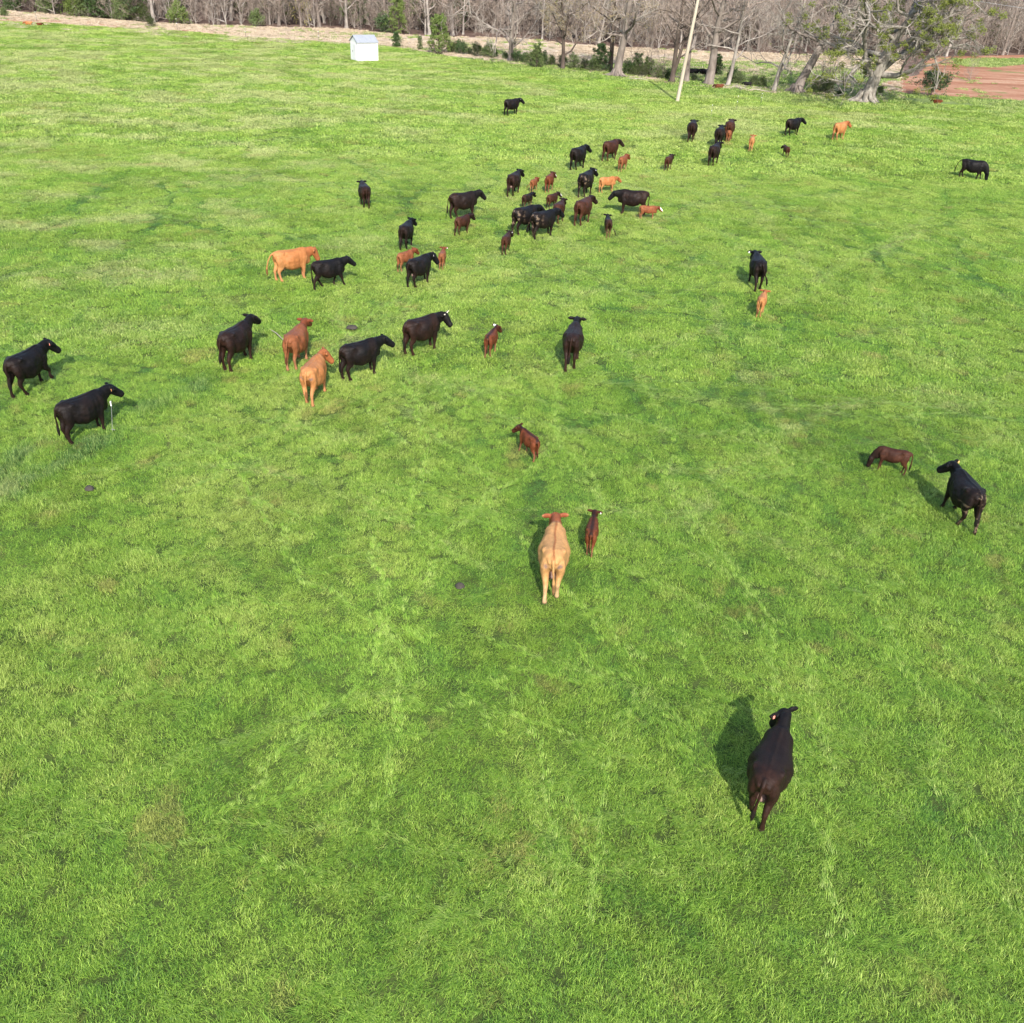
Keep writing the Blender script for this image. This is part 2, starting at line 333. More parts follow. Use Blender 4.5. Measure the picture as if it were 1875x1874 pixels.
lay('far_grass', 70, 200, .62, [tuft('grass_tuft', 140 + i, 170, .58, .10, .24, .024, M_blade) for i in range(6)], 'bright green pasture grass running to the far field edge')
def zone_tufts(name, poly, sp, mat, label, dens_seed, thr, tones, hs=1.0, tl=(.12, .30)):
    Q = np.array([p[:2] for p in G(*poly)]); lo = Q.min(0); hi = Q.max(0); lo = np.maximum(lo, -130); hi = np.minimum(hi, [135, 200])
    xs = np.arange(lo[0], hi[0], sp); ys = np.arange(lo[1], hi[1], sp); X, Y = np.meshgrid(xs, ys); P = np.stack([X.ravel(), Y.ravel()], 1); P = P + (_RNG.random(P.shape) - .5) * sp * 1.3
    inside = np.zeros(len(P), bool); j = len(Q) - 1
    for i in range(len(Q)):
        c = ((Q[i, 1] > P[:, 1]) != (Q[j, 1] > P[:, 1])) & (P[:, 0] < (Q[j, 0] - Q[i, 0]) * (P[:, 1] - Q[i, 1]) / (Q[j, 1] - Q[i, 1] + 1e-9) + Q[i, 0]); inside ^= c; j = i
    P = P[inside]; P = P[fbm(P[:, 0], P[:, 1], 5, dens_seed) + .25 * (_RNG.random(len(P)) - .5) > thr]; n = len(P); s = _RNG.uniform(.6, 1.3, n)
    T = np.stack([tones[0] + .3 * (_RNG.random(n) - .5), tones[1] + .5 * fbm(P[:, 0], P[:, 1], 3, 8), tones[2] * _RNG.random(n)], 1)
    o = instancer(name, np.concatenate([P, np.full((n, 1), .02)], 1), _RNG.uniform(0, 6.28, n), 0, np.stack([s, s, s * hs], 1), np.clip(T, 0, 1), [tuft('grass_tuft', 160 + i, 120, .5, tl[0], tl[1], .028, mat) for i in range(4)])
    tag(o, label, 'grass', None, 'stuff')
M_straw = leafmat('straw_blades', (.34, .27, .18), (.50, .405, .29), (.60, .50, .38), .2, .7)
BAND = EDGE[:20] + [(1650, 180), (1650, 103)] + WOOD[::-1][4:]
zone_tufts('dry_grass', BAND, .8, M_straw, 'pale dry grass of the tan field below the wood', 31, .40, (0, 0, 0))
zone_tufts('field_weeds', BAND, .9, M_blade, 'scattered green weeds in the tan field', 32, .66, (.45, .2, .3), 1.2)
zone_tufts('rough_grass', [(1250, 118), (1400, 112), (1560, 128), (1640, 138), (1620, 150), (1590, 165), (1700, 176), (1875, 186), (2150, 195), (2150, 225), (1800, 210), (1500, 200), (1250, 172), (1000, 140), (860, 118), (820, 104), (930, 109), (1050, 124), (1130, 118)], .7, M_blade, 'rough green and straw grass beyond the tree line', 33, .40, (.45, .15, .2), 1.3)
zone_tufts('clay_weeds', [(1680, 106), (1875, 103), (2150, 106), (2150, 220), (1875, 205), (1600, 192), (1600, 160), (1680, 138)], .9, M_blade, 'patchy weeds growing on the red clay field', 34, .72, (.4, .4, .8), 1.0)
zone_tufts('verge_grass', [(1740, 108), (1875, 107), (2150, 110), (2150, 128), (1875, 119), (1820, 124), (1760, 122)], .8, M_blade, 'light green grass strip between the red clay and the wood', 36, .3, (.45, .3, .3))
zone_tufts('bank_weeds', [(-250, 14), (0, 26), (433, 55), (640, 70), (640, 84), (433, 76), (200, 60), (0, 50), (-250, 38)], .8, M_straw, 'straw tufts along the clay bank at the upper left', 35, .52, (0, 0, 0))

# trampled streaks: narrow ribbons of grass pressed flat along the direction the cattle walked
def lodged(name, seed, n, rad, l0, l1, w):
    r = np.random.default_rng(seed); V = []; F = []; RN = []
    for i in range(n):
        x, y = r.normal(0, rad), r.normal(0, rad * .45); az = r.normal(0, .22); L = r.uniform(l0, l1); rv = .2 + .75 * r.random(); lean = r.uniform(.7, 1.2); z = 0; k0 = len(V)
        sx, sy = -math.sin(az) * w / 2, math.cos(az) * w / 2
        for q in range(4):
            ws = (1, 1, .8, 0)[q]
            if q < 3: V += [(x - sx * ws, y - sy * ws, z), (x + sx * ws, y + sy * ws, z)]; RN += [rv, rv]
            else: V.append((x, y, z)); RN.append(rv)
            x += math.sin(lean) * math.cos(az) * L / 3; y += math.sin(lean) * math.sin(az) * L / 3; z += math.cos(lean) * L / 3; lean = min(1.75, lean + .35)
        F += [(k0, k0 + 1, k0 + 3, k0 + 2), (k0 + 2, k0 + 3, k0 + 5, k0 + 4), (k0 + 4, k0 + 5, k0 + 6)]
    m = mesh_from(name, V, F, M_blade); at = m.attributes.new('rnd', 'FLOAT', 'POINT'); at.data.foreach_set('value', np.array(RN, dtype=np.float32)); return m
def streaks():
    r = np.random.default_rng(9); P = []; A = []; S = []; T = []
    lines = [(pl, 1.0) for pl, dark, am in TRAILS if not dark] + [(pl, 1.25) for pl in LIGHT_TRACKS]
    for k in range(420):
        px, py = r.uniform(-50, 1950), r.uniform(620, 1900); p = gp(px, py)[:2].copy(); a = fbm(p[0], p[1], 6, 51) * 9 + r.normal(0, .4); c = r.normal(0, .10); pl = [p.copy()]
        for i in range(r.integers(4, 11)): a += c + r.normal(0, .06); p = p + np.array([math.cos(a), math.sin(a)]) * .33; pl.append(p.copy())
        lines.append((pl, .6))
    for pl, am in lines:
        for a, b in zip(pl[:-1], pl[1:]):
            L = np.linalg.norm(b - a); ang = math.atan2(b[1] - a[1], b[0] - a[0]); y = max(6, .5 * (a[1] + b[1])); st = (.07 if am >= 1 else .10) + .0028 * y
            for t in np.arange(0, L, st):
                q = a + (b - a) * t / L; g = fbm(q[0], q[1], 1.6, 73)
                if g < (.37 if am >= 1 else .44) + .22 * (r.random() - .5): continue
                jit = (np.array([fbm(q[0], q[1], 1.1, 91), fbm(q[0], q[1], 1.1, 95)]) - .5) * 1.0
                q = q + jit + r.normal(0, .03 + .0012 * y, 2); P.append((q[0], q[1], .04)); A.append(ang + r.normal(0, .35)); k = (.7 + .012 * y) * r.uniform(.8, 1.2); S.append((k, k * 1.2, .75))
                T.append((.42 + .25 * r.random(), (.05 + .34 * r.random()) * (am if am >= 1 else .6), 0))
    P = np.array(P); m = in_pasture(P[:, :2], .5); return P[m], np.array(A)[m], np.array(S)[m], np.array(T)[m]
P, A, S, T = streaks()
tag(instancer('trampled_grass', P, A, 0, S, T, [lodged('lodged_tuft', 180 + i, 18, .06, .09, .21, .0064) for i in range(5)]), 'pale streaks of flattened grass where the cattle have walked', 'grass', None, 'stuff')

# ------------------------------------------------------------------ trees
class Tubes:
    def __init__(s): s.V = []; s.F = []
    def tube(s, pts, rad, n):
        k0 = len(s.V); m = len(pts); ref = Vector((.31, .17, .93))
        for i, p in enumerate(pts):
            t = (pts[min(i + 1, m - 1)] - pts[max(i - 1, 0)]); t.normalize()
            a = t.cross(ref if abs(t.z) < .9 else Vector((1, .2, 0))); a.normalize(); b = t.cross(a); r = rad[i]
            if i == m - 1 and n <= 4: s.V.append(p); break
            for k in range(n):
                q = 2 * math.pi * k / n; s.V.append(p + a * (r * math.cos(q)) + b * (r * math.sin(q)))
        tip = (n <= 4)
        for i in range(m - 1):
            last = tip and i == m - 2
            for k in range(n):
                A = k0 + i * n + k; B = k0 + i * n + (k + 1) % n
                if last: s.F.append((A, B, k0 + (m - 1) * n))
                else: s.F.append((A, B, B + n, A + n))
        if not tip: s.F.append(tuple(k0 + (m - 1) * n + k for k in range(n)))
    def leaf(s, c, r, n, size, rng, sq=.7):
        for i in range(n):
            d = Vector((rng.gauss(0, 1), rng.gauss(0, 1), rng.gauss(0, sq))); d.normalize(); p = c + d * (r * rng.random() ** .45)
            a = Vector((rng.gauss(0, 1), rng.gauss(0, 1), rng.gauss(0, 1))); a.normalize(); b = a.orthogonal().normalized(); w = size * (.6 + .8 * rng.random()); k = len(s.V)
            s.V += [p - a * w, p + b * (w * .5), p + a * w, p - b * (w * .5)]; s.F.append((k, k + 1, k + 2, k + 3))
    def mesh(s, name, mat, smooth=False): return mesh_from(name, s.V, s.F, mat, smooth)
def gen_tree(seed, H, r0, first=.3, nb=14, spread=.9, blen=.4, twist=.18, up=.12, lean=(0, 0), levels=3, subs=5, fork=0, flare=1.0, twig=.012, trunk_n=10, trop=.1):
    """returns trunk-and-limb tubes, twig tubes, tips"""
    rng = random.Random(seed); T = Tubes(); C = Tubes(); tips = []
    def branch(p, d, L, r, lv):
        n = 5 if lv <= 1 else 4; pts = [p.copy()]; rad = [r]; q = p.copy(); dd = d.copy()
        for i in range(n):
            dd = dd + Vector((rng.gauss(0, twist), rng.gauss(0, twist), rng.gauss(0, twist) + trop)); 
            if q.z < 2.3 and lv <= 2 and H > 9: dd.z = abs(dd.z) + .15
            dd.normalize(); q = q + dd * (L / n); pts.append(q.copy()); rad.append(max(twig * .5, r * (1 - .8 * (i + 1) / n)))
        (T if lv <= 1 else C).tube(pts, rad, {1: 6, 2: 4}.get(lv, 3))
        if lv >= levels: tips.append(pts[-1]); return
        ns = subs if lv < levels - 1 else subs + 1
        for k in range(ns):
            t = .22 + .75 * (k + rng.random()) / ns; i = min(n - 1, int(t * n)); a = pts[i].lerp(pts[i + 1], t * n - i)
            ax = (pts[i + 1] - pts[i]).normalized(); o = ax.orthogonal(); o.rotate(Matrix.Rotation(rng.random() * 6.28, 3, ax))
            nd = (ax * (.55 + .3 * rng.random()) + o.normalized() * .8 + Vector((0, 0, up))); nd.normalize()
            branch(a, nd, L * (.32 + .3 * rng.random()), max(twig * .6, r * .42), lv + 1)
        tips.append(pts[-1])
    stems = [(Vector((0, 0, 0)), 1.0, Vector((lean[0], lean[1], 1)))]
    for f in range(fork): stems.append((Vector((rng.uniform(-.3, .3), rng.uniform(-.2, .2), 0)) * (r0 / .4), .8, Vector((lean[0] + rng.choice([-1, 1]) * (.15 + .15 * rng.random()), lean[1] + rng.uniform(-.1, .1), 1))))
    for p0, sc, ld in stems:
        n = 10; q = p0 - Vector((0, 0, .15)); pts = [q.copy()]; rad = [r0 * sc * 1.7 * flare]; d = ld.normalized()
        for i in range(n):
            d = d + Vector((rng.gauss(0, twist * .25), rng.gauss(0, twist * .25), 0)); d.normalize(); q = q + d * (H * sc * (.04 if i == 0 else .96 / (n - 1))); pts.append(q.copy()); rad.append(max(.02, r0 * sc * (1.12 if i == 0 else 1 - .88 * i / (n - 1))))
        T.tube(pts, rad, trunk_n)
        for k in range(nb):
            t = first + (1 - first) * ((k + rng.random()) / nb); i = min(n - 1, int(t * n)); a = pts[i].lerp(pts[i + 1], t * n - i)
            az = k * 2.4 + rng.random(); e = rng.uniform(.1, .7); nd = Vector((math.cos(az) * spread, math.sin(az) * spread, e)); nd.normalize()
            L = H * blen * (1.1 - .65 * (t - first) / (1 - first)) * (.7 + .6 * rng.random())
            branch(a, nd, L, rad[i] * .5, 1)
    return T, C, tips
def tree_thing(name, T, C, bark_m, twig_m, leaf_tubes=None, leaf_m=None, crown='crown'):
    ms = [('trunk', T.mesh('trunk', bark_m, True))]
    if C.F: ms.append((crown if not leaf_tubes else 'twigs', C.mesh('twigs', twig_m)))
    if leaf_tubes: ms.append(('foliage', leaf_tubes.mesh('foliage', leaf_m)))
    return ms
def put(name, ms, loc, rz, s, label, cat, group=None, tilt=None):
    e = empty(name, (loc[0], loc[1], 0), rz, s)
    if tilt: e.rotation_euler = (tilt[0], tilt[1], rz)
    tag(e, label, cat, group)
    for n, m in ms: link(n, m, e)
    return e

# --- woodland: prototypes
def proto_tree(seed, **k):
    T, C, tips = gen_tree(seed, **k); return T, C, tips
rp = random.Random(5)
PT = []
for i in range(7):
    T, C, tips = gen_tree(300 + i, H=rp.uniform(14, 19), r0=rp.uniform(.13, .24), first=.13, nb=17, spread=.75, blen=.24, twist=.17, levels=3, subs=6, twig=.016, trunk_n=8, fork=i % 3 == 1, lean=(rp.uniform(-.05, .05), 0))
    PT.append(tree_thing('t', T, C, M_bark_pale if i % 2 else M_bark_grey, M_twig_pink if i % 2 else M_twig_grey))
PS = []
for i in range(6):
    T, C, tips = gen_tree(330 + i, H=rp.uniform(5, 9), r0=rp.uniform(.05, .09), first=.08, nb=16, spread=.6, blen=.28, twist=.2, levels=3, subs=5, twig=.012, trunk_n=5, fork=1, lean=(rp.uniform(-.08, .08), 0))
    PS.append(tree_thing('s', T, C, M_bark_pale if i % 2 else M_bark_grey, M_twig_pink))
PE = []
for i in range(4):
    T, C, tips = gen_tree(350 + i, H=rp.uniform(9, 14), r0=.14, first=.04, nb=30, spread=1, blen=.19, twist=.1, levels=2, subs=4, twig=.02, trunk_n=6)
    L = Tubes(); r_ = random.Random(i)
    for q in tips:
        if r_.random() < .85: L.leaf(q, .5, 13, .15, r_)
    PE.append(tree_thing('e', T, C, M_bark_dark, M_bark_dark, L, M_leaf_dark if i % 2 else M_leaf_mid))
PB = []
for i in range(4):
    T, C, tips = gen_tree(370 + i, H=rp.uniform(1.6, 2.6), r0=.05, first=.02, nb=14, spread=.9, blen=.5, twist=.2, levels=2, subs=4, twig=.012, trunk_n=4, fork=2)
    L = Tubes(); r_ = random.Random(20 + i)
    for q in tips: L.leaf(q, .26, 9, .075, r_)
    PB.append(tree_thing('b', T, C, M_bark_grey, M_twig_grey, L, [M_leaf_mid, M_leaf_dark, M_leaf_bright, M_leaf_mid][i]))
WE = np.array([p[:2] for p in G(*WOOD)])
WE = WE[np.argsort(WE[:, 0])]
def wood_y(x): return float(np.interp(x, WE[:, 0], WE[:, 1]))
rw = random.Random(77)
def zone(x, y):
    px = proj(np.array([[x, y, 0.]]))[0][0]
    for lim, nm in ((170, 'at the far left above the clay bank'), (420, 'above the pale bank right of the olive shrub'), (620, 'left of the white shed'), (860, 'behind the white shed'), (1240, 'behind the left half of the tree line'), (1700, 'behind the giant spreading tree')):
        if px < lim: return nm
    return 'above the red clay field'
ORD = ['first', 'second', 'third', 'fourth', 'fifth', 'sixth', 'seventh', 'eighth', 'ninth', 'tenth', 'eleventh', 'twelfth', 'thirteenth', 'fourteenth', 'fifteenth', 'sixteenth', 'seventeenth', 'eighteenth', 'nineteenth', 'twentieth', 'twenty-first', 'twenty-second', 'twenty-third', 'twenty-fourth', 'twenty-fifth', 'twenty-sixth', 'twenty-seventh', 'twenty-eighth', 'twenty-ninth', 'thirtieth', 'thirty-first', 'thirty-second', 'thirty-third', 'thirty-fourth', 'thirty-fifth', 'thirty-sixth', 'thirty-seventh', 'thirty-eighth', 'thirty-ninth', 'fortieth']
def xr(): return rw.uniform(-125, 135)
for k in range(110):
    x = -118 + 248 * (k + rw.random()) / 110; y = wood_y(x) + .5 + abs(rw.gauss(0, 6)); i = rw.randrange(7)
    put('bare_tree', PT[i], (x, y), rw.random() * 6.28, rw.uniform(.85, 1.15), 'bare %s-barked tree of the far wood, %s' % ('pale' if i % 2 else 'grey', zone(x, y)), 'tree', 'bare trees of the far wood, ' + zone(x, y))
for k in range(150):
    x = -118 + 248 * (k + rw.random()) / 150; y = wood_y(x) + abs(rw.gauss(0, 4)); i = rw.randrange(6)
    put('sapling', PS[i], (x, y), rw.random() * 6.28, rw.uniform(.7, 1.15), 'thin leafless sapling at the wood edge, ' + zone(x, y), 'sapling', 'leafless wood-edge saplings, ' + zone(x, y))
ev = [(-20, 12), (8, 16), (40, 19), (62, 22), (88, 22), (135, 26), (160, 30), (175, 30), (190, 33), (215, 36), (245, 40), (15, 12), (70, 14), (110, 22), (530, 46), (610, 48), (640, 50), (665, 52), (770, 56), (800, 60), (500, 42), (560, 40), (440, 36), (840, 58), (1010, 60), (1400, 78), (1545, 84), (1840, 90), (325, 40)]
for k, (px, py) in enumerate(sorted(ev)):
    p = gp(px, py); p[1] = max(p[1], wood_y(p[0]) + .5); i = rw.randrange(4)
    lab = 'dark evergreen in the far wood' if i % 2 else 'mid green leafy tree in the far wood'
    put('evergreen_tree', PE[i], p, rw.random() * 6.28, rw.uniform(.35, .95), lab + ', %s green one from the left' % ORD[k], 'tree', 'green trees scattered in the far wood')
for k, (px, py, s, i, lab) in enumerate([(980 / 3, 134 / 3, 1.7, 2, 'round bright green shrub at the wood edge beside the thin post'), (620 / 3, 100 / 3, 1.5, 0, 'wide olive shrub at the wood edge near the top left'), (735 / 3, 100 / 3, 1.3, 2, 'yellow-green shrub at the wood edge right of the olive one'),
        (835 / 3, 152 / 3, .8, 0, 'low scrubby bush in the pale field near the top left'), (1400 / 3, 130 / 3, 1.0, 0, 'green shrub under the bare trees of the far wood'), (24 / 3, 92 / 3, .7, 0, 'low green tuft in the pale field at the far left')]):
    put('shrub', PB[i], gp(px, py), k * 1.3, s, lab, 'shrub')
for k, (px, s, i, where) in enumerate([(18, 1.5, 1, 'nearest the left edge'), (84, 1.7, 0, 'above the lying calves'), (138, 2.0, 2, 'right of the lying calves'), (158, 2.0, 0, 'left of the olive one'), (178, 2.4, 1, 'tallest of the left group'), (222, 1.5, 3, 'right of the olive one'), (262, 1.4, 0, 'left of the round bright green one'), (468, 1.3, 0, 'left of the white shed'), (700, 1.5, 1, 'beside the bright cedar')]):
    p = gp(px, np.interp(px, [w[0] for w in WOOD], [w[1] for w in WOOD])); put('shrub', PB[i], (p[0], p[1] + .8), k * 1.7, s, '%s wood-edge shrub, %s' % ({0: 'mid green', 1: 'dark green', 2: 'bright green', 3: 'olive green'}[i], where), 'shrub', 'green shrubs along the wood edge')
T, C, tips = gen_tree(391, H=5.5, r0=.09, first=.15, nb=14, spread=.8, blen=.32, twist=.2, levels=2, subs=5, twig=.02, trunk_n=6)
L = Tubes(); r_ = random.Random(9)
for q in tips: L.leaf(q, .45, 12, .11, r_)
put('blossoming_tree', tree_thing('y', T, C, M_bark_grey, M_twig_grey, L, M_leaf_yellow), gp(555, 47), 0, 1, 'small tree in pale yellow blossom at the wood edge', 'tree')
# deep wood: one uncountable mass behind the front rows
def merged(ms, name):
    V = []; F = []; MI = []; mats = []
    for n, m in ms:
        k = len(V); V += [tuple(v.co) for v in m.vertices]; mi = len(mats); mats.append(m.materials[0])
        for p in m.polygons: F.append(tuple(k + v for v in p.vertices)); MI.append(mi)
    o = bpy.data.meshes.new(name); o.from_pydata(V, [], F)
    for q in mats: o.materials.append(q)
    o.polygons.foreach_set('material_index', MI); o.update(); return o
pr = [merged(m, 'wood_tree') for m in PT] + [merged(m, 'wood_sapling') for m in PS + PS] + [merged(PE[0], 'wood_evergreen'), merged(PE[1], 'wood_evergreen')]
P = []
for k in range(2600):
    x = rw.uniform(-175, 190); P.append((x, wood_y(x) + 7 + 95 * rw.random() ** 1.25, 0))
P = np.array(P); n = len(P); s = _RNG.uniform(.75, 1.2, n)
o = instancer('woodland', P, _RNG.uniform(0, 6.28, n), _RNG.normal(0, .02, n), np.stack([s, s, s], 1), np.zeros((n, 3)), pr); tag(o, 'deep leafless wood filling the background behind the front trees', 'woodland', None, 'stuff')

# --- the line of big trees along the field
def big(px, py, seed, label, bark_m, twig_m, leaf=None, leafn=0, prob=.5, lr=.3, lsz=.07, tilt=None, s=1, rz=0, **k):
    k.setdefault('levels', 4); k.setdefault('subs', 4); k.setdefault('twig', .02); k.setdefault('trunk_n', 12)
    T, C, tips = gen_tree(seed, **k); L = None
    if leaf:
        L = Tubes(); r_ = random.Random(seed)
        for q in tips:
            if r_.random() < prob: L.leaf(q, lr, leafn, lsz, r_)
    if k.get('flare', 1) > 1:
        r_ = random.Random(seed)
        for i in range(9):
            a = i * .7 + r_.random() * .3; R = k['r0']; l = R * r_.uniform(2.2, 4.2); d = Vector((math.cos(a), math.sin(a), 0))
            T.tube([d * (R * .7) + Vector((0, 0, R * 1.6)), d * (R * 1.35) + Vector((0, 0, R * .55)), d * (l * .7) + Vector((0, 0, R * .16)), d * l + Vector((r_.gauss(0, .2), r_.gauss(0, .2), -.02))], [R * .42, R * .34, R * .2, R * .08], 7)
    return put('bare_tree', tree_thing('b', T, C, bark_m, twig_m, L, leaf), gp(px, py), rz, s, label, 'tree', None)
big(936, 114, 401, 'wide leafless tree with drooping grey branches right of the bright green shrub', M_bark_grey, M_twig_grey, H=12, r0=.34, first=.16, nb=18, spread=1.1, blen=.55, twist=.2, up=.0, trop=.02)
big(1030, 128, 402, 'slender tree with tan buds at the left of the thick double trunk', M_bark_dark, M_twig_grey, M_leaf_bud, 6, .75, .28, .06, H=13, r0=.24, first=.18, nb=15, spread=.9, blen=.4)
big(1129, 140, 403, 'tree with a thick pale double trunk and tan buds left of the wooden pole', M_bark_grey, M_twig_grey, M_leaf_bud, 6, .75, .32, .065, H=16, r0=.48, first=.22, nb=15, spread=1.0, blen=.42, lean=(.07, 0), flare=1.15)
big(1117, 130, 404, 'dark trunk standing just behind the thick pale double trunk', M_bark_dark, M_twig_grey, M_leaf_bud, 5, .5, .3, .06, H=14, r0=.3, first=.3, nb=10, spread=.8, blen=.35, lean=(-.05, 0))
big(1230, 152, 405, 'dark twin-stemmed tree just left of the wooden pole foot', M_bark_dark, M_twig_pink, H=14, r0=.28, first=.28, nb=12, spread=.7, blen=.35, fork=1, lean=(.04, 0))
big(1256, 151, 406, 'straight grey tree directly behind the wooden pole', M_bark_grey, M_twig_pink, H=15, r0=.30, first=.35, nb=12, spread=.7, blen=.33, lean=(.05, 0))
big(1297, 156, 407, 'thick dark-limbed tree right of the wooden pole', M_bark_grey, M_twig_pink, H=14, r0=.50, first=.30, nb=14, spread=.9, blen=.45, lean=(.05, 0), twist=.26)
big(1332, 158, 408, 'thin leaning tree between the thick tree and the black calf', M_bark_pale, M_twig_grey, H=11, r0=.24, first=.3, nb=12, spread=.9, blen=.45, lean=(.06, 0), twist=.26)
big(1416, 168, 409, 'forked tree with pale twisting branches right of the black calf', M_bark_lichen, M_bark_lichen, H=9.5, r0=.27, first=.26, nb=14, spread=1.1, blen=.62, twist=.3, lean=(.02, 0), up=.0, trop=.02)
big(1457, 170, 410, 'thick leaning tree just left of the giant spreading tree', M_bark_grey, M_bark_lichen, M_leaf_moss, 10, .10, .25, .07, H=14, r0=.52, first=.36, nb=13, spread=.9, blen=.42, lean=(.22, 0), twist=.24, flare=1.1)
big(1583, 188, 411, 'giant spreading tree with flared roots, mossy clumps and twisting pale limbs', M_bark_lichen, M_bark_lichen, M_leaf_moss, 70, .09, .42, .095, H=13.5, r0=.70, first=.19, nb=24, spread=1.25, blen=.66, twist=.28, lean=(.24, 0), flare=1.2, up=.05, trop=.035, subs=5, trunk_n=16, twig=.022)
# hedge shrubs and little conifers along the line
rh = random.Random(3)
def conifer(px, py, h, label, leaf=M_leaf_bright, w=.32, dens=15):
    T, C, tips = gen_tree(int(px), H=h, r0=.06 + h * .01, first=.05, nb=int(20 + h * 4), spread=1, blen=w, twist=.1, levels=2, subs=4, twig=.015, trunk_n=5, trop=.06)
    L = Tubes(); r_ = random.Random(int(px))
    for q in tips: L.leaf(q, .10 + .035 * h, dens, .05 + .008 * h, r_)
    put('evergreen_tree' if h > 2.2 else 'shrub', tree_thing('c', T, C, M_bark_dark, M_bark_dark, L, leaf), gp(px, py), 0, 1, label, 'tree' if h > 2.2 else 'shrub')
conifer(730, 62, 5.6, 'bright green cedar at the wood edge above the white shed', M_leaf_bright, .24)
conifer(726, 87, 1.9, 'small dark green bush in the field edge right of the white shed', M_leaf_dark, .3)
conifer(803, 99, 4.4, 'tall bright green feathery shrub at the field corner', M_leaf_bright, .30, 22)
conifer(768, 92, 1.8, 'thin pale bush left of the tall bright green shrub', M_leaf_mid, .2, 5)
conifer(983, 125, 2.6, 'pointed green cedar sapling left of the slender budded tree', M_leaf_mid, .28)
conifer(1099, 130, 2.9, 'dark green holly bush left of the thick double trunk', M_leaf_dark, .36, 22)
conifer(1166, 136, 2.2, 'dense dark shrub right of the thick double trunk', M_leaf_dark, .38, 20)
conifer(1310, 138, 2.3, 'dark green bush behind the thick dark-limbed tree', M_leaf_dark, .3, 20)
conifer(1188, 140, 2.0, 'upright mid green shrub left of the twin-stemmed dark tree', M_leaf_mid, .34)
hedge = [(828, 97, .9, 3), (845, 100, 1.1, 1), (873, 103, 1.1, 1), (897, 106, 1.1, 3), (945, 115, 1.0, 1), (975, 119, 1.0, 3), (992, 121, 1.1, 1), (1030, 124, 1.0, 1), (1087, 131, 1.0, 3), (1160, 140, .8, 3), (1220, 147, .8, 1), (838, 98, 1.0, 0), (860, 101, .6, 1), (885, 104, .7, 0), (905, 106, .7, 1), (925, 109, .6, 0), (960, 116, .8, 1), (1010, 121, .8, 0), (1052, 127, 1.1, 3), (1070, 128, .9, 1), (1150, 138, 1.1, 1), (1175, 141, .9, 3), (1205, 145, 1.0, 0), (1340, 152, 1.1, 1), (1352, 156, .9, 3), (1395, 160, .8, 0), (1378, 158, .7, 3), (1500, 168, 1.2, 0), (1513, 172, 1.0, 3), (1485, 174, .6, 0), (1535, 178, .5, 1), (1270, 150, .6, 1), (1600, 178, .6, 0), (1610, 172, .5, 3)]
kinds = {0: 'mid green', 1: 'dark green', 2: 'bright green', 3: 'olive green'}
for k, (px, py, s, i) in enumerate(sorted(hedge)):
    put('shrub', PB[i], gp(px, py), rh.random() * 6, s * .82, '%s shrub under the line of trees, %s of the scrubby row from the left' % (kinds[i], ORD[k]), 'shrub', 'scrubby shrubs under the line of trees')
T, C, tips = gen_tree(555, H=2.7, r0=.09, first=.25, nb=12, spread=1.1, blen=.55, twist=.22, levels=3, subs=3, twig=.012, trunk_n=6, fork=2)
L = Tubes(); r_ = random.Random(4)
for q in tips:
    if q.z < 2.2: L.leaf(q, .25, 8, .08, r_)
put('small_tree', tree_thing('s', T, C, M_bark_dark, M_twig_grey, L, M_leaf_dark), gp(1702, 178), 0, 1.15, 'small multi-stemmed dark green tree behind the lying calf near the right edge', 'tree')
put('sapling', PS[1], gp(1775, 150), 1, .45, 'small leafless sapling standing in the red clay field', 'sapling')
for k, (px, py) in enumerate([(1162, 136), (1190, 140), (1213, 146), (1500, 168), (1516, 165)]):
    put('sapling', PS[k % 6], gp(px, py), k, .62, 'thin leafless sapling between the big trunks of the tree line', 'sapling', 'saplings between the big trunks')

# ------------------------------------------------------------------ shed, pole, fence posts, small things
def box(V, F, x0, y0, z0, x1, y1, z1):
    k = len(V); V += [(x0, y0, z0), (x1, y0, z0), (x1, y1, z0), (x0, y1, z0), (x0, y0, z1), (x1, y0, z1), (x1, y1, z1), (x0, y1, z1)]
    F += [tuple(k + i for i in f) for f in ((0, 3, 2, 1), (4, 5, 6, 7), (0, 1, 5, 4), (1, 2, 6, 5), (2, 3, 7, 6), (3, 0, 4, 7))]
M_tag_pink = simple('pink_plastic', (.85, .30, .22), (.8, .25, .18), 5, .4); M_tag_white = simple('white_plastic', (.8, .8, .76), (.7, .7, .66), 5, .4)
M_tag_orange = simple('orange_plastic', (.9, .42, .18), (.8, .35, .12), 5, .4)
M_white = simple('white_painted_boards', (.62, .62, .61), (.52, .52, .50), 3, .5, bs=.1)
M_roof = simple('blue_grey_metal_roof', (.26, .275, .30), (.22, .235, .26), 2, .5)
M_pole = simple('weathered_pole_wood', (.40, .35, .27), (.27, .22, .16), 3, .85, 'obj', .5, (1, 1, .12))
M_wire = simple('grey_wire', (.5, .5, .5), None, 5, .4); M_fibre = simple('grey_fibreglass', (.17, .17, .165), None, 5, .6); M_post = simple('dark_steel', (.10, .10, .09), (.06, .05, .045), 6, .6)
M_dung = simple('dung', (.05, .042, .035), (.03, .026, .02), 9, .9); M_wood = simple('dead_wood', (.42, .36, .30), (.25, .2, .16), 4, .9)
pA = gp(656, 113.5); pB = gp(691, 114.5); rz = math.atan2(pB[1] - pA[1], pB[0] - pA[0]); wd = float(np.linalg.norm(pB[:2] - pA[:2])); rz += .40; wd = 2.55
dp = 2.4; hh = 2.1
shed = empty('shed', (pA[0], pA[1], 0), rz); tag(shed, 'small white wooden shed with a blue-grey roof at the far edge of the pasture', 'shed')
V = []; F = []; k = 0
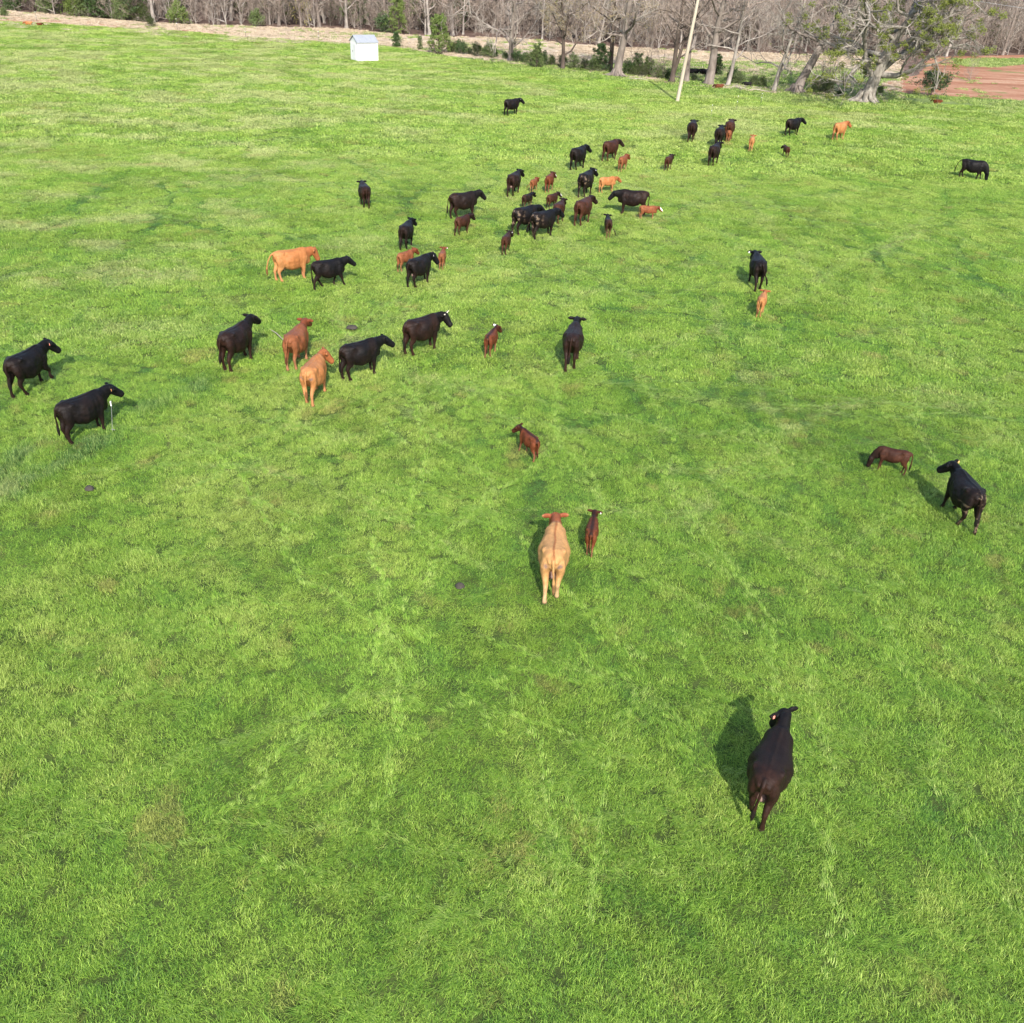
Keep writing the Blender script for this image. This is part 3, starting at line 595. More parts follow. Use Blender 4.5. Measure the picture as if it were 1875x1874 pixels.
V += [(0, 0, 0), (wd, 0, 0), (wd, dp, 0), (0, dp, 0), (0, 0, hh), (wd, 0, hh), (wd, dp, hh), (0, dp, hh), (0, dp * .5, hh + .62), (wd, dp * .5, hh + .62)]
F += [(0, 1, 5, 4), (1, 2, 6, 9, 5), (2, 3, 7, 6), (3, 0, 4, 8, 7)]
for i in range(1, 14): x = wd * i / 14; box(V, F, x - .012, -.012, .05, x + .012, -.002, hh - .02)
for i in range(1, 9): y = dp * i / 9; box(V, F, -.012, y - .012, .05, -.002, y + .012, hh)
link('wall', mesh_from('wall', V, F, M_white), shed)
V = []; F = []; ov = .12; z0 = hh - .06
for s in (0, 1):
    ye = -ov if s == 0 else dp + ov; ym = dp * .5
    k = len(V); V += [(-ov, ye, z0), (wd + ov, ye, z0), (wd + ov, ym, hh + .66), (-ov, ym, hh + .66), (-ov, ye, z0 + .06), (wd + ov, ye, z0 + .06), (wd + ov, ym, hh + .72), (-ov, ym, hh + .72)]
    F += [tuple(k + i for i in f) for f in ((0, 3, 2, 1), (4, 5, 6, 7), (0, 1, 5, 4), (1, 2, 6, 5), (3, 0, 4, 7))]
for i in range(9):
    x = -ov + (wd + 2 * ov) * (i + .5) / 9; k = len(V); V += [(x - .015, -ov, z0 + .062), (x + .015, -ov, z0 + .062), (x + .015, dp * .5, hh + .722), (x - .015, dp * .5, hh + .722), (x, -ov, z0 + .095), (x, dp * .5, hh + .755)]
    F += [(k, k + 4, k + 5, k + 3), (k + 1, k + 2, k + 5, k + 4), (k, k + 1, k + 4)]
link('roof', mesh_from('roof', V, F, M_roof), shed)
V = []; F = []; box(V, F, -.045, dp * .22, .08, -.014, dp * .72, 1.85); dr = link('door', mesh_from('door', V, F, M_white), shed)
V = []; F = []; box(V, F, -.075, dp * .64, .95, -.047, dp * .68, 1.1); link('handle', mesh_from('handle', V, F, M_post), dr)
V = []; F = []
for x in (0, wd): box(V, F, x - .05, -.03, 0, x + .05, -.013, hh - .08)
link('corner_board', mesh_from('corner_board', V, F, M_white), shed)

# wooden utility pole, leaning to the right
pb = gp(1240, 187); tv = None
best = None
for a in np.linspace(-.1, .3, 81):
    q = proj(np.array([[pb[0] + a * 9, pb[1], 9.0]]))[0]; u = (q[0] - 1240) / max(1e-3, (187 - q[1]))
    if best is None or abs(u - .205) < best[0]: best = (abs(u - .205), a)
la = best[1]; pole = empty('utility_pole', (pb[0], pb[1], 0)); tag(pole, 'tall pale wooden utility pole leaning slightly right at the edge of the pasture', 'utility pole')
T = Tubes(); HP = 11.5; T.tube([Vector((la * z, 0, z)) for z in (-.3, 2, 5, 8, HP)], [.19, .18, .165, .15, .13], 14); link('shaft', T.mesh('shaft', M_pole, True), pole)
V = []; F = []
ct = Vector((la * (HP - .5), 0, HP - .5)); T = Tubes(); T.tube([ct + Vector((.0, -.18, 0)), ct + Vector((0, -.30, 0))], [.05, .05], 8); link('insulator', T.mesh('insulator', M_white), pole)
top = Vector((pb[0], pb[1] - .3, 0)) + ct
p2 = Vector(gp(1793, 3, 9.6)); p3 = Vector(gp(1885, 17, 9.3)); far = p2 + (p3 - p2) * 3
pts = [top.lerp(p2, t) - Vector((0, 0, 1.0 * math.sin(math.pi * t) * .4)) for t in (0, .25, .5, .75, 1)] + [p3, far]
T = Tubes(); T.tube(pts, [.014] * len(pts), 5); tag(link('power_line', T.mesh('power_line', M_wire)), 'thin power wire running from the leaning pole towards the upper right corner', 'wire')

def stake(px, py, h, label, white=False, r=.014, parent_name='fence_post'):
    p = gp(px, py); e = empty(parent_name, (p[0], p[1], 0)); tag(e, label, 'fence post', 'thin fence posts' if not white else None)
    T = Tubes(); ln = .16 if white else 0; T.tube([Vector((0, 0, -.1)), Vector((.01 + ln * h * .5, 0, h * .5)), Vector((ln * h, .0, h))], [r, r, r * .9], 6); link('stake', T.mesh('stake', M_fibre if white else M_post), e)
    V = []; F = []
    for z in ((h * .55, h * .92) if not white else (h * .84,)): box(V, F, ln * z - r * 1.5, -r * 1.5, z, ln * z + r * 1.5, r * 1.5, z + (.06 if not white else .16))
    link('insulator', mesh_from('insulator', V, F, M_tag_white), e)
    if white:
        T = Tubes(); T.tube([Vector((0, 0, .16)), Vector((.13, 0, .15))], [.012, .012], 5); link('foot_step', T.mesh('foot_step', M_fibre), e)
stake(205, 795, 1.15, 'white step-in fence post standing in the grass beside the big black cow', True, .009)
stake(1348, 202, 1.35, 'thin fence post with a white top left of the black calf under the trees')
stake(1301, 219, 1.3, 'thin bare fence post above the cow with wide ears')
stake(1393, 190, 1.0, 'short thin fence post below the forked tree')
stake(325, 56, 1.6, 'thin fence post at the far field edge beside the round green shrub', r=.03)
stake(68, 42, 1.5, 'thin fence post at the far field edge by the two lying calves', r=.025)
stake(584, 79, 1.5, 'thin fence post at the field edge left of the white shed', r=.025)
stake(450, 69, 1.3, 'thin fence post on the pale bank in the upper left', r=.025)
stake(1069, 303, 1.2, 'thin fence post among the cows above the glossy black cow')
p = gp(508, 612); T = Tubes(); a = gp(494, 603, .05); b = gp(519, 623, .25); T.tube([Vector(a), Vector((a + b) / 2) + Vector((0, 0, .06)), Vector(b)], [.018, .018, .015], 5)
tag(link('stick', T.mesh('stick', M_wood)), 'thin dead stick lying in the grass left of the red cow', 'stick')
def pat(px, py, r, label):
    p = gp(px, py); V = []; F = []; rr = random.Random(int(px)); n = 14
    for z, s in ((.02, 1), (.09, .8), (.13, .45)):
        for i in range(n): a = 6.283 * i / n; q = r * s * (.85 + .3 * rr.random()); V.append((q * 1.3 * math.cos(a), q * math.sin(a), z))
    for j in range(2):
        for i in range(n): A = j * n + i; B = j * n + (i + 1) % n; F.append((A, B, B + n, A + n))
    F.append(tuple(2 * n + i for i in range(n))); tag(link('cow_pat', mesh_from('cow_pat', V, F, M_dung, True), None, (p[0], p[1], .10)), label, 'cow pat')
pat(645, 606, .19, 'dark cow pat in the grass between the red pair and the horned cow'); pat(165, 903, .10, 'small brown cow pat in the lower left grass'); pat(842, 1082, .09, 'dark cow pat in the grass left of the tan cow')
rb = random.Random(8)
for k, (x0, y0, x1, y1) in enumerate([(1330, 161, 1372, 164), (1372, 165, 1412, 169), (1345, 160, 1360, 166), (1150, 145, 1190, 148)]):
    a = Vector(gp(x0, y0, .1)); b = Vector(gp(x1, y1, .1)); T = Tubes(); m = a.lerp(b, .5) + Vector((rb.gauss(0, .2), rb.gauss(0, .3), .12)); T.tube([a, a.lerp(m, .5), m, m.lerp(b, .6), b], [.07, .065, .06, .045, .02], 6)
    for j in range(4):
        s = a.lerp(b, .2 + .18 * j); T.tube([s, s + Vector((rb.gauss(0, .4), rb.gauss(0, .5), .3)), s + Vector((rb.gauss(0, .8), rb.gauss(0, .8), .35))], [.03, .022, .012], 4)
    tag(link('fallen_branch', T.mesh('fallen_branch', M_wood)), 'bare fallen branch lying on the trodden earth under the tree line', 'branch', 'fallen branches under the tree line')

# ------------------------------------------------------------------ cattle
def coat_mat():
    m, nt, b = newmat('short_hair_coat')
    at = nt.nodes.new('ShaderNodeAttribute'); at.attribute_name = 'coat'
    n = noise(nt, 9, 5, .7, 'obj', (1, 1, .6)); n2 = noise(nt, 70, 3, .7, 'obj', (1, .4, 1))
    v = ramp(nt, n, [(.28, (.72, .71, .70)), (.5, (.96, .96, .96)), (.72, (1.22, 1.2, 1.18))])
    nt.links.new(mix(nt, 1.0, at.outputs['Color'], v, 'MULTIPLY'), b.inputs['Base Color'])
    b.inputs['Roughness'].default_value = .52; b.inputs['Specular IOR Level'].default_value = .12
    b.inputs['Sheen Weight'].default_value = .0; b.inputs['Sheen Roughness'].default_value = .4
    bump(nt, b, n2, .6, .015); return m
M_coat = coat_mat()
M_horn = simple('pale_horn', (.75, .68, .5), (.6, .5, .36), 8, .4); M_eye = simple('eye', (.01, .008, .008), None, 5, .1, spec=.6)
M_udder = simple('udder_skin', (.20, .125, .10), (.13, .08, .065), 9, .6); M_hoof = simple('hoof', (.05, .04, .035), None, 9, .5)

def dirv(y, e): return Vector((math.sin(y) * math.cos(e), math.cos(y) * math.cos(e), math.sin(e)))
def loft(secs, V, F, n=14, ex=2.2):
    """secs: (centre, right, up, halfwidth, top, bottom)"""
    k0 = len(V)
    for c, r, u, hw, ht, hb in secs:
        for i in range(n):
            t = 2 * math.pi * i / n; cs, sn = math.cos(t), math.sin(t)
            a = math.copysign(abs(cs) ** (2 / ex), cs); b = math.copysign(abs(sn) ** (2 / ex), sn)
            V.append(c + r * (hw * a) + u * ((ht if b > 0 else hb) * b))
    m = len(secs)
    for j in range(m - 1):
        for i in range(n):
            a = k0 + j * n + i; b = k0 + j * n + (i + 1) % n; F.append((a, b, b + n, a + n))
    F.append(tuple(k0 + i for i in range(n))[::-1]); F.append(tuple(k0 + (m - 1) * n + i for i in range(n)))
def tubeloft(pts, V, F, n=10, flat=1.0, ref=Vector((1, 0, 0))):
    """pts: (x, y, z, r[, fore-aft r])"""
    P = [Vector(p[:3]) for p in pts]; secs = []
    for i, p in enumerate(P):
        t = (P[min(i + 1, len(P) - 1)] - P[max(i - 1, 0)]).normalized()
        r = ref - t * ref.dot(t); r.normalize(); u = r.cross(t)
        q = pts[i]; rr = q[3]; rf = q[4] if len(q) > 4 else rr
        secs.append((p, r, u, rr, rf, rf))
    loft(secs, V, F, n, 2.0)
def blob(c, r, V, F, n=10, m=7):
    secs = []
    for j in range(m):
        a = -math.pi / 2 + math.pi * (j + .5) / m; s = math.cos(a)
        secs.append((Vector(c) + Vector((0, r[1] * math.sin(a), 0)), Vector((1, 0, 0)), Vector((0, 0, 1)), r[0] * s, r[2] * s, r[2] * s))
    loft(secs, V, F, n, 2.0)

def build_body(calf, o):
    """one closed body surface; returns mesh data, and places used for tags, horns, eyes"""
    V = []; F = []; lying = o.get('lie'); dz = -.50 if lying else 0
    fat = o.get('fat', 1.0); kw = .80 if calf else fat; up = .10 if calf else 0
    T = [(-.83, 1.20, 1.06, .05), (-.80, 1.27, .96, .13), (-.70, 1.32, .88, .215), (-.52, 1.345, .72, .285), (-.32, 1.325, .52, .345), (-.06, 1.305, .43, .385),
         (.20, 1.31, .45, .335), (.42, 1.335, .50, .275), (.58, 1.35, .54, .225), (.72, 1.32, .64, .165), (.82, 1.25, .74, .11), (.86, 1.15, .86, .05)]
    bend = o.get('bend', 0)
    secs = []
    for y, zt, zb, hw in T:
        zc = (zt * .55 + zb * .45); zb2 = zb + up * (1.3 - .5 * abs(y))
        secs.append((Vector((bend * max(0, y) ** 2, y, zc + dz)), Vector((1, 0, 0)), Vector((0, 0, 1)), hw * kw, zt - zc, zc - zb2))
    loft(secs, V, F, 20, 2.4)
    for s in (-1, 1):
        blob((s * .215 * kw, -.45, 1.225 + dz), (.075, .10, .078), V, F); blob((s * .085 * kw, -.80, 1.15 + dz), (.045, .06, .06), V, F)
        blob((s * .185 * kw, .50, .98 + dz), (.085, .16, .29), V, F)
    tubeloft([(bend * max(0, y) ** 2, y, zz + dz, .04) for y, zz in ((-.78, 1.265), (-.6, 1.315), (-.4, 1.315), (-.1, 1.285), (.2, 1.29), (.42, 1.325), (.56, 1.33))], V, F, 8, ref=Vector((1, 0, 0)))
    blob((0, .72, .78 + dz), (.13, .15, .20), V, F)
    # legs
    ph = o.get('gait', [.0, .0, .0, .0]); lr = .95 if calf else 1.16; foot = []
    for i, (s, fr) in enumerate(((-1, 1), (1, 1), (-1, 0), (1, 0))):
        q = ph[i]; x = s * (.165 if fr else .135) * (kw if calf else 1); lift = .16 * max(0, o.get('lift', [0, 0, 0, 0])[i])
        if lying:
            y0 = .48 if fr else -.5
            if fr: pts = [(x, y0, .42, .10), (x * 1.2, y0 + .10, .16, .08), (x * 1.2, y0 + .32, .08, .055), (x * 1.1, y0 + .10, .05, .045), (x, y0 - .05, .04, .04)]
            else: pts = [(x, y0, .40, .12, .18), (x * 1.7, y0 + .22, .18, .11, .14), (x * 2.0, y0 - .10, .09, .06), (x * 1.8, y0 + .15, .05, .045), (x * 1.7, y0 + .28, .04, .04)]
        elif fr:
            pts = [(x * 1.2, .50, 1.02, .085, .19), (x * 1.2, .47 + q * .1, .80, .095, .16), (x * 1.05, .47 + q * .35, .60, .078 * lr, .10 * lr), (x, .50 + q * .6 + lift * .5, .37 + lift * .5, .052 * lr, .058 * lr),
                   (x, .495 + q * .8 + lift * .1, .22 + lift, .036 * lr), (x, .495 + q * .97 - lift * .2, .115 + lift, .043 * lr), (x, .52 + q, .05 + lift, .052 * lr, .062 * lr), (x, .53 + q, .0 + lift, .056 * lr, .07 * lr)]
        else:
            pts = [(x * 1.15, -.57, 1.12, .11, .22), (x * 1.3, -.57 + q * .05, .95, .125, .235), (x * 1.3, -.55 + q * .15, .78, .115, .20), (x * 1.15, -.60 + q * .3, .62, .085, .135), (x * 1.03, -.68 + q * .42, .51 + lift * .3, .058 * lr, .085 * lr), (x, -.71 + q * .5, .43 + lift * .4, .050 * lr, .066 * lr),
                   (x, -.69 + q * .75, .28 + lift, .039 * lr, .042 * lr), (x, -.665 + q * .95, .13 + lift, .044 * lr), (x, -.63 + q, .05 + lift, .052 * lr, .06 * lr), (x, -.62 + q, .0 + lift, .056 * lr, .068 * lr)]
        tubeloft(pts, V, F, 10); foot.append(pts[-1][:3])
    # neck and head
    ny = math.radians(o.get('neck', 0)); hy = ny + math.radians(o.get('head', 0))
    if o.get('graze'): es = [-.6, -.95, -1.1, -1.2]; hp = -1.3
    else:
        e = math.radians(o.get('elev', 30)) * .9; es = [e * .8, e * 1.1, e * 1.1, e * .9]; hp = math.radians(o.get('pitch', -24) - 13)
    NL = .40 if calf else .43
    if o.get('graze'): NL *= 1.55
    p = Vector((bend * .33, .62, 1.08 + dz)); R = [(.17, .28), (.155, .265), (.14, .24), (.125, .21), (.115, .18)]; secs = []; axis = []
    for i in range(5):
        yv = ny * (i / 4); ev = es[min(i, 3)]; d = dirv(yv, ev); r = Vector((math.cos(yv), -math.sin(yv), 0)); u = r.cross(d)
        k = .85 if calf else 1
        secs.append((p.copy(), r, u, R[i][0] * k, R[i][1] * .9 * k, R[i][1] * k)); axis.append(p.copy())
        if i < 4: p = p + d * NL / 4
    loft(secs, V, F, 14, 2.0)
    hs = 1.16 if calf else 1.10
    d = dirv(hy, hp); r = Vector((math.cos(hy), -math.sin(hy), 0)); u = r.cross(d); p = p + u * .02
    H = [(-.08, .085, .09, 0), (.0, .118, .122, .0), (.09, .130, .132, -.015), (.20, .110, .126, -.035), (.31, .092, .110, -.045), (.40, .096, .102, -.05), (.445, .090, .085, -.055), (.468, .055, .05, -.055)]
    loft([(p + d * (t * hs) + u * (o4 * hs), r, u, a * hs, b * hs, b * hs) for t, a, b, o4 in H], V, F, 14, 2.3)
    for s in (-1, 1):
        eb = p + r * (s * .09 * hs) + u * (.05 * hs) + d * (.015 * hs); ed = (r * s + Vector((0, 0, -.10)) - d * .18).normalized()
        w = (Vector((0, 0, 1)) - ed * ed.z).normalized(); nn = ed.cross(w)
        loft([(eb + ed * (t * hs), nn, w, .034 * hs, a * hs, a * hs) for t, a in ((0, .035), (.06, .062), (.12, .07), (.175, .05), (.215, .02))], V, F, 8, 2.0)
    # tail
    tl = o.get('tail', (0, 0)); tx, tb = tl
    if lying: tp = [(0, -.80, .72, .03), (.05, -.90, .5, .022), (.1, -.92, .25, .02), (.15, -.9, .1, .02)]
    elif tb >= 1: tp = [(0, -.80, 1.22, .03), (tx * .3, -.98, 1.26, .024), (tx * .7, -1.12, 1.12, .02), (tx, -1.16, .9, .02), (tx * 1.1, -1.15, .7, .035), (tx * 1.1, -1.15, .55, .02)]
    else: tp = [(0, -.76, 1.29, .045), (tx * .1, -.87 - tb * .1, 1.20, .038), (tx * .35, -.90 - tb * .3, .98, .032), (tx * .7, -.885 - tb * .45, .74, .030), (tx, -.88 - tb * .5, .56, .046), (tx * 1.08, -.875 - tb * .5, .42, .046), (tx * 1.1, -.87 - tb * .5, .30, .02)]
    tubeloft(tp, V, F, 8)
    m = bpy.data.meshes.new('body'); m.from_pydata([tuple(v) for v in V], [], F); m.update()
    t = bpy.data.objects.new('tmp', m); COL.objects.link(t)
    md = t.modifiers.new('r', 'REMESH'); md.mode = 'VOXEL'; md.voxel_size = o.get('vox', .024); md.use_smooth_shade = True
    ms = t.modifiers.new('s', 'SMOOTH'); ms.factor = .5; ms.iterations = o.get('sm', 5)
    dg = bpy.context.evaluated_depsgraph_get(); dg.update()
    out = bpy.data.meshes.new_from_object(t.evaluated_get(dg)); out.name = 'body'
    bpy.data.objects.remove(t); bpy.data.meshes.remove(m)
    n = len(out.vertices); C = np.empty(n * 3); out.vertices.foreach_get('co', C); C = C.reshape(-1, 3)
    z_ = C[:, 2] - dz; sd = o.get('seed', 0); b_ = np.abs(C[:, 1]) < .75; tr = b_ * sstep(.55, .7, z_)
    g1 = np.exp(-((C[:, 1] + .30) / .11) ** 2 - ((z_ - 1.12) / .11) ** 2); g2 = np.exp(-((C[:, 1] - .27) / .07) ** 2) * sstep(1.32, 1.1, z_); g3 = np.exp(-((C[:, 1] + .50) / .08) ** 2) * sstep(1.25, 1.1, z_)
    rib = .010 * np.sin(C[:, 1] * 42) * np.exp(-(C[:, 1] / .25) ** 2) * sstep(1.2, 1.05, z_)
    C[:, 0] *= 1 - tr * (.13 * g1 + .06 * g2 + .03 * g3 + .0 * rib) + tr * (fbm(C[:, 1], z_, .17, sd, 2) - .5) * .10
    out.vertices.foreach_set('co', C.astype(np.float32).ravel()); out.update()
    info = dict(axis=axis, p=p, d=d, r=r, u=u, hs=hs, feet=foot, dz=dz, tail=[q[:3] for q in tp])
    return out, info

def pdist(C, pts):
    P = np.array([list(q) for q in pts]); dd = np.full(len(C), 1e9)
    for a, b in zip(P[:-1], P[1:]):
        ab = b - a; t = np.clip(((C - a) @ ab) / (ab @ ab), 0, 1); dd = np.minimum(dd, np.linalg.norm(C - (a + t[:, None] * ab), axis=1))
    return dd
COATS = {  # base, haunch/flank tint, lower legs, head, brown amount
    'black': ((.0055, .0048, .0052), (.017, .0085, .006), (.016, .008, .006), (.0045, .0042, .0045), .35),
    'rusty': ((.0100, .0062, .0055), (.024, .0105, .007), (.026, .012, .008), (.0062, .005, .005), .5),
    'brown': ((.030, .011, .007), (.060, .022, .012), (.060, .026, .015), (.014, .007, .0055), .6),
    'red': ((.155, .048, .020), (.20, .075, .032), (.28, .135, .07), (.125, .036, .016), .7),
    'russet': ((.090, .024, .010), (.13, .038, .016), (.21, .095, .052), (.045, .014, .008), .6),
    'orange': ((.29, .112, .038), (.36, .165, .062), (.34, .155, .07), (.23, .078, .028), .7),
    'tan': ((.37, .195, .077), (.40, .215, .085), (.46, .30, .165), (.19, .055, .024), .4),
    'blacktan': ((.008, .006, .0055), (.035, .015, .009), (.17, .085, .048), (.006, .005, .005), .8),
}
def paint(m, info, coat, o):
    base, tint, leg, head, amt = [np.array(q) if not isinstance(q, float) else q for q in COATS[coat]]
    n = len(m.vertices); C = np.empty(n * 3); m.vertices.foreach_get('co', C); C = C.reshape(-1, 3)
    x, y, z = C[:, 0], C[:, 1], C[:, 2] - info['dz']; sd = o.get('seed', 0)
    nz = fbm(y + x * .7, z + x * .4, .32, sd + 3); nz2 = fbm(y - x, z, .12, sd + 9)
    col = np.tile(base, (n, 1)).astype(float)
    def lay(w, c):
        nonlocal col; w = np.clip(w, 0, 1)[:, None]; col = col * (1 - w) + np.array(c)[None] * w
    w = sstep(-.15, -.85, y + (nz - .5) * .5) * .9 + sstep(.85, .5, z + (nz - .5) * .3) * .6 + sstep(.42, .72, nz) * .9
    lay(w * amt * (.4 + nz), tint)
    lay(sstep(.62, .34, z) * .9 * (.55 + .7 * nz2) * (0 if info['dz'] else 1), leg)
    ax = [info['p'] - info['d'] * .1, info['p'] + info['d'] * .53 * info['hs']]
    lay(sstep(.38, .24, pdist(C, ax)), head); lay(sstep(.36, .2, pdist(C, info['axis'][2:])) * .8, head)
    if o.get('stripe'): lay(sstep(.035, .012, np.abs(x + .01 * np.sin(y * 9))) * sstep(1.2, 1.26, z) * .75, np.array(base) * np.array([.55, .33, .28]))
    if o.get('darktop'): lay(sstep(.12, .03, np.abs(x)) * sstep(.98, 1.2, z) * .8, (.012, .006, .005)); lay(sstep(.14, .02, np.abs(x)) * sstep(-.70, -.8, y) * .8, (.02, .012, .010))
    if o.get('rumpmarks'):
        for s in (-1, 1): lay(sstep(.10, .04, np.linalg.norm(C - np.array([s * .15, -.76, 1.02]), axis=1)) * sstep(.35, .55, nz2) * .85, (.14, .095, .085))
    lay(sstep(.055, .03, pdist(C, info['tail'][1:])) * .8, np.array(tint) * .9); lay(sstep(.085, .04, pdist(C, info['tail'][4:] if len(info['tail']) > 5 else info['tail'][-2:])) * .8, np.array(base) * .3 + .006)
    lay(sstep(.055, .03, C[:, 2]) * .9 * (0 if info['dz'] else 1), (.05, .035, .03))
    pe = info['p'] + info['d'] * .52 * info['hs']; lay(sstep(.11, .06, np.linalg.norm(C - np.array(pe), axis=1)), (.02, .014, .014))
    if o.get('face'):
        pf = info['p'] + info['d'] * .25 * info['hs'] + info['u'] * .07
        lay(sstep(.15, .09, pdist(C, [pf - info['d'] * .1, pf + info['d'] * .2])), (.72, .68, .62))
    if o.get('patch'):
        s = o['patch']; pf = info['p'] + info['r'] * (.12 * s) + info['u'] * .04 - info['d'] * .02
        lay(sstep(.15, .10, np.linalg.norm(C - np.array(pf), axis=1)), (.75, .72, .68))
    if o.get('mud'): lay(sstep(.60, .70, fbm(y * .5 + x, z, .10, 77)) * sstep(-.2, -.6, y) * .55, (.20, .14, .09))
    a = m.color_attributes.new('coat', 'FLOAT_COLOR', 'POINT'); a.data.foreach_set('color', np.concatenate([col, np.ones((n, 1))], 1).astype(np.float32).ravel())
    m.materials.clear(); m.materials.append(M_coat); m.polygons.foreach_set('use_smooth', [True] * len(m.polygons)); m.update(); return C

def small_parts(root, info, o, calf, small):
    p, d, r, u, hs = (info[k] for k in ('p', 'd', 'r', 'u', 'hs'))
    if not small:
        for s in (-1, 1):
            V = []; F = []; blob(p + r * (s * .108 * hs) + d * (.13 * hs) + u * (.03 * hs), (.016, .018, .016), V, F, 8, 5); link('eye', mesh_from('eye', V, F, M_eye, True), root)
    for s, mt in o.get('tags', []):
        ed = (r * s + Vector((0, 0, -.12)) - d * .25).normalized(); c = p + r * (s * .09 * hs) + u * (.05 * hs) + ed * (.15 * hs) - d * .045 + Vector((0, 0, -.055))
        V = []; F = []; a = ed; b = Vector((0, 0, 1)); nn = a.cross(b).normalized()
        loft([(c + nn * t, a, b, .026, .038, .038) for t in (-.004, .004)], V, F, 12, 4); link('ear_tag', mesh_from('ear_tag', V, F, {'p': M_tag_pink, 'w': M_tag_white, 'o': M_tag_orange}[mt]), root)
    if o.get('horns'):
        for s in (-1, 1):
            b = p + r * (s * .07) + u * .10; pts = []
            for k, (a1, a2, rr) in enumerate(((0, -.02, .026), (.06, -.02, .024), (.12, .0, .018), (.165, .035, .011), (.18, .07, .004))): q = b + r * (s * a1) + Vector((0, 0, 1)) * a2 + d * (a2 * .5); pts.append((*q, rr))
            V = []; F = []; tubeloft(pts, V, F, 8, ref=Vector((0, .3, 1))); link('horn', mesh_from('horn', V, F, M_horn, True), root)
    if o.get('udder'):
        V = []; F = []; blob((0, -.44, .57 + info['dz']), (.115, .15, .085), V, F, 12, 7)
        for sx in (-.05, .05):
            for sy in (-.50, -.38): tubeloft([(sx, sy, .52, .02), (sx, sy, .45, .013)], V, F, 6)
        link('udder', mesh_from('udder', V, F, M_udder, True), root)

def cattle(bb, rel, coat, label, calf=False, group=None, free=14, smin=None, **o):
    x0, y0, x1, y1 = bb; cx = (x0 + x1) / 2; o.setdefault('seed', int(x0 * 7 + y0) % 97)
    small = (y1 < 330)
    o.setdefault('vox', .020 if y1 > 500 else .028); o.setdefault('sm', 5 if y1 > 500 else 3)
    m, info = build_body(calf, o); C = paint(m, info, coat, o)
    S = C[::max(1, len(C) // 700)]; base = .60 if calf else 1.0
    lo, hi = ((.44, .80) if calf else (.84, 1.14)); best = None
    hb, wb = y1 - y0, x1 - x0
    for dh in ([0] if free == 0 else [-free, -free / 2, 0, free / 2, free]):
        P = gp(cx, y1 - .15 * hb)[:2].copy(); s = base
        for it in range(9):
            az = math.atan2(P[0], P[1]) + math.radians(rel + dh); ca, sa = math.cos(az), math.sin(az)
            Q = np.stack([(S[:, 0] * ca + S[:, 1] * sa) * s + P[0], (-S[:, 0] * sa + S[:, 1] * ca) * s + P[1], S[:, 2] * s + .02], 1)
            q = proj(Q); a0, b0 = q.min(0); a1, b1 = q.max(0)
            s2 = s * math.sqrt((wb * hb) / ((a1 - a0) * (b1 - b0))); s = min(hi, max(lo, s2))
            c0 = gp((a0 + a1) / 2, b1)[:2]; c1 = gp(cx, y1)[:2]; P = P + (c1 - c0)
        cost = abs(math.log((a1 - a0) / wb)) + abs(math.log((b1 - b0) / hb)) + abs(dh) * .007
        if best is None or cost < best[0]: best = (cost, P, s, az, dh, (a1 - a0) / wb, (b1 - b0) / hb)
    cost, P, s, az, dh, rw, rh = best
    if 0: print('COW %-42s y%4d s=%.2f dh=%+3d w=%.2f h=%.2f' % (label[:42], y1, s, dh, rw, rh))
    root = empty('calf' if calf else 'cow', (P[0], P[1], .02 if not o.get('lie') else .02), -az, s)
    tag(root, label, 'calf' if calf else 'cow', group)
    link('body', m, root); small_parts(root, info, o, calf, small); return root
HERD = 'cows walking away across the pasture'; CALVES = 'calves following the herd'
W1 = [.18, -.12, -.14, .16]; W2 = [-.14, .18, .18, -.12]; W3 = [.05, -.05, -.08, .06]; W4 = [.22, -.05, -.05, .2]
def cow(bb, rel, coat, label, **o): return cattle(bb, rel, coat, label, False, HERD, **o)
def calf(bb, rel, coat, label, **o): return cattle(bb, rel, coat, label, True, CALVES, **o)
# nearest animals
cow((1367.5, 1295, 1462, 1524), 10, 'rusty', 'dark brown-black cow with a pink ear tag, the nearest animal, walking away alone', gait=[.12, -.05, .30, -.06], neck=-2, head=-48, elev=32, pitch=-44, tags=[(-1, 'p')], udder=1, tail=(-.06, 0), free=8, fat=1.06, bend=-.0)
cow((985.5, 931, 1043, 1106), 0, 'tan', 'pale tan cow with a red head and a dark line along its back', gait=[-.1, .16, -.16, .10], neck=-8, head=-4, elev=16, pitch=-35, stripe=1, rumpmarks=1, udder=1, tail=(.05, 0), free=6, fat=.98)
calf((1071, 931.7, 1102.6, 1023), 2, 'russet', 'reddish brown calf with black head and dark back walking beside the tan cow', gait=[.1, -.1, .1, -.14], elev=30, darktop=1, tags=[(1, 'w')], neck=2, head=5, free=8)
cow((1716, 839, 1806, 981), -30, 'black', 'black cow with an orange ear tag striding beside the grazing russet calf', gait=[.15, .05, .28, -.22], neck=-12, head=-28, elev=22, tags=[(1, 'o')], mud=1, tail=(.06, 0), fat=1.03)
calf((1585, 817.6, 1673, 872), -82, 'brown', 'dark red-brown calf with its head down grazing near the right edge', graze=1, gait=W3, tail=(0, .1), free=10)
calf((937, 774, 989, 848), -38, 'russet', 'red-brown calf walking alone to the left in the middle of the field', gait=W4, head=-25, neck=-6, elev=22, darktop=1)
cow((1030, 578, 1071, 682.5), 4, 'rusty', 'slim black cow walking straight away with both ears out, right of the horned cow', gait=[.1, -.12, -.2, .14], neck=4, head=-2, elev=26, pitch=-20, tail=(-.04, 0), free=8)
calf((885, 596, 920, 657), 15, 'russet', 'red-brown calf with a white patch by its ear, right of the horned cow', gait=W1, patch=-1, head=20, neck=8, darktop=1, elev=28)
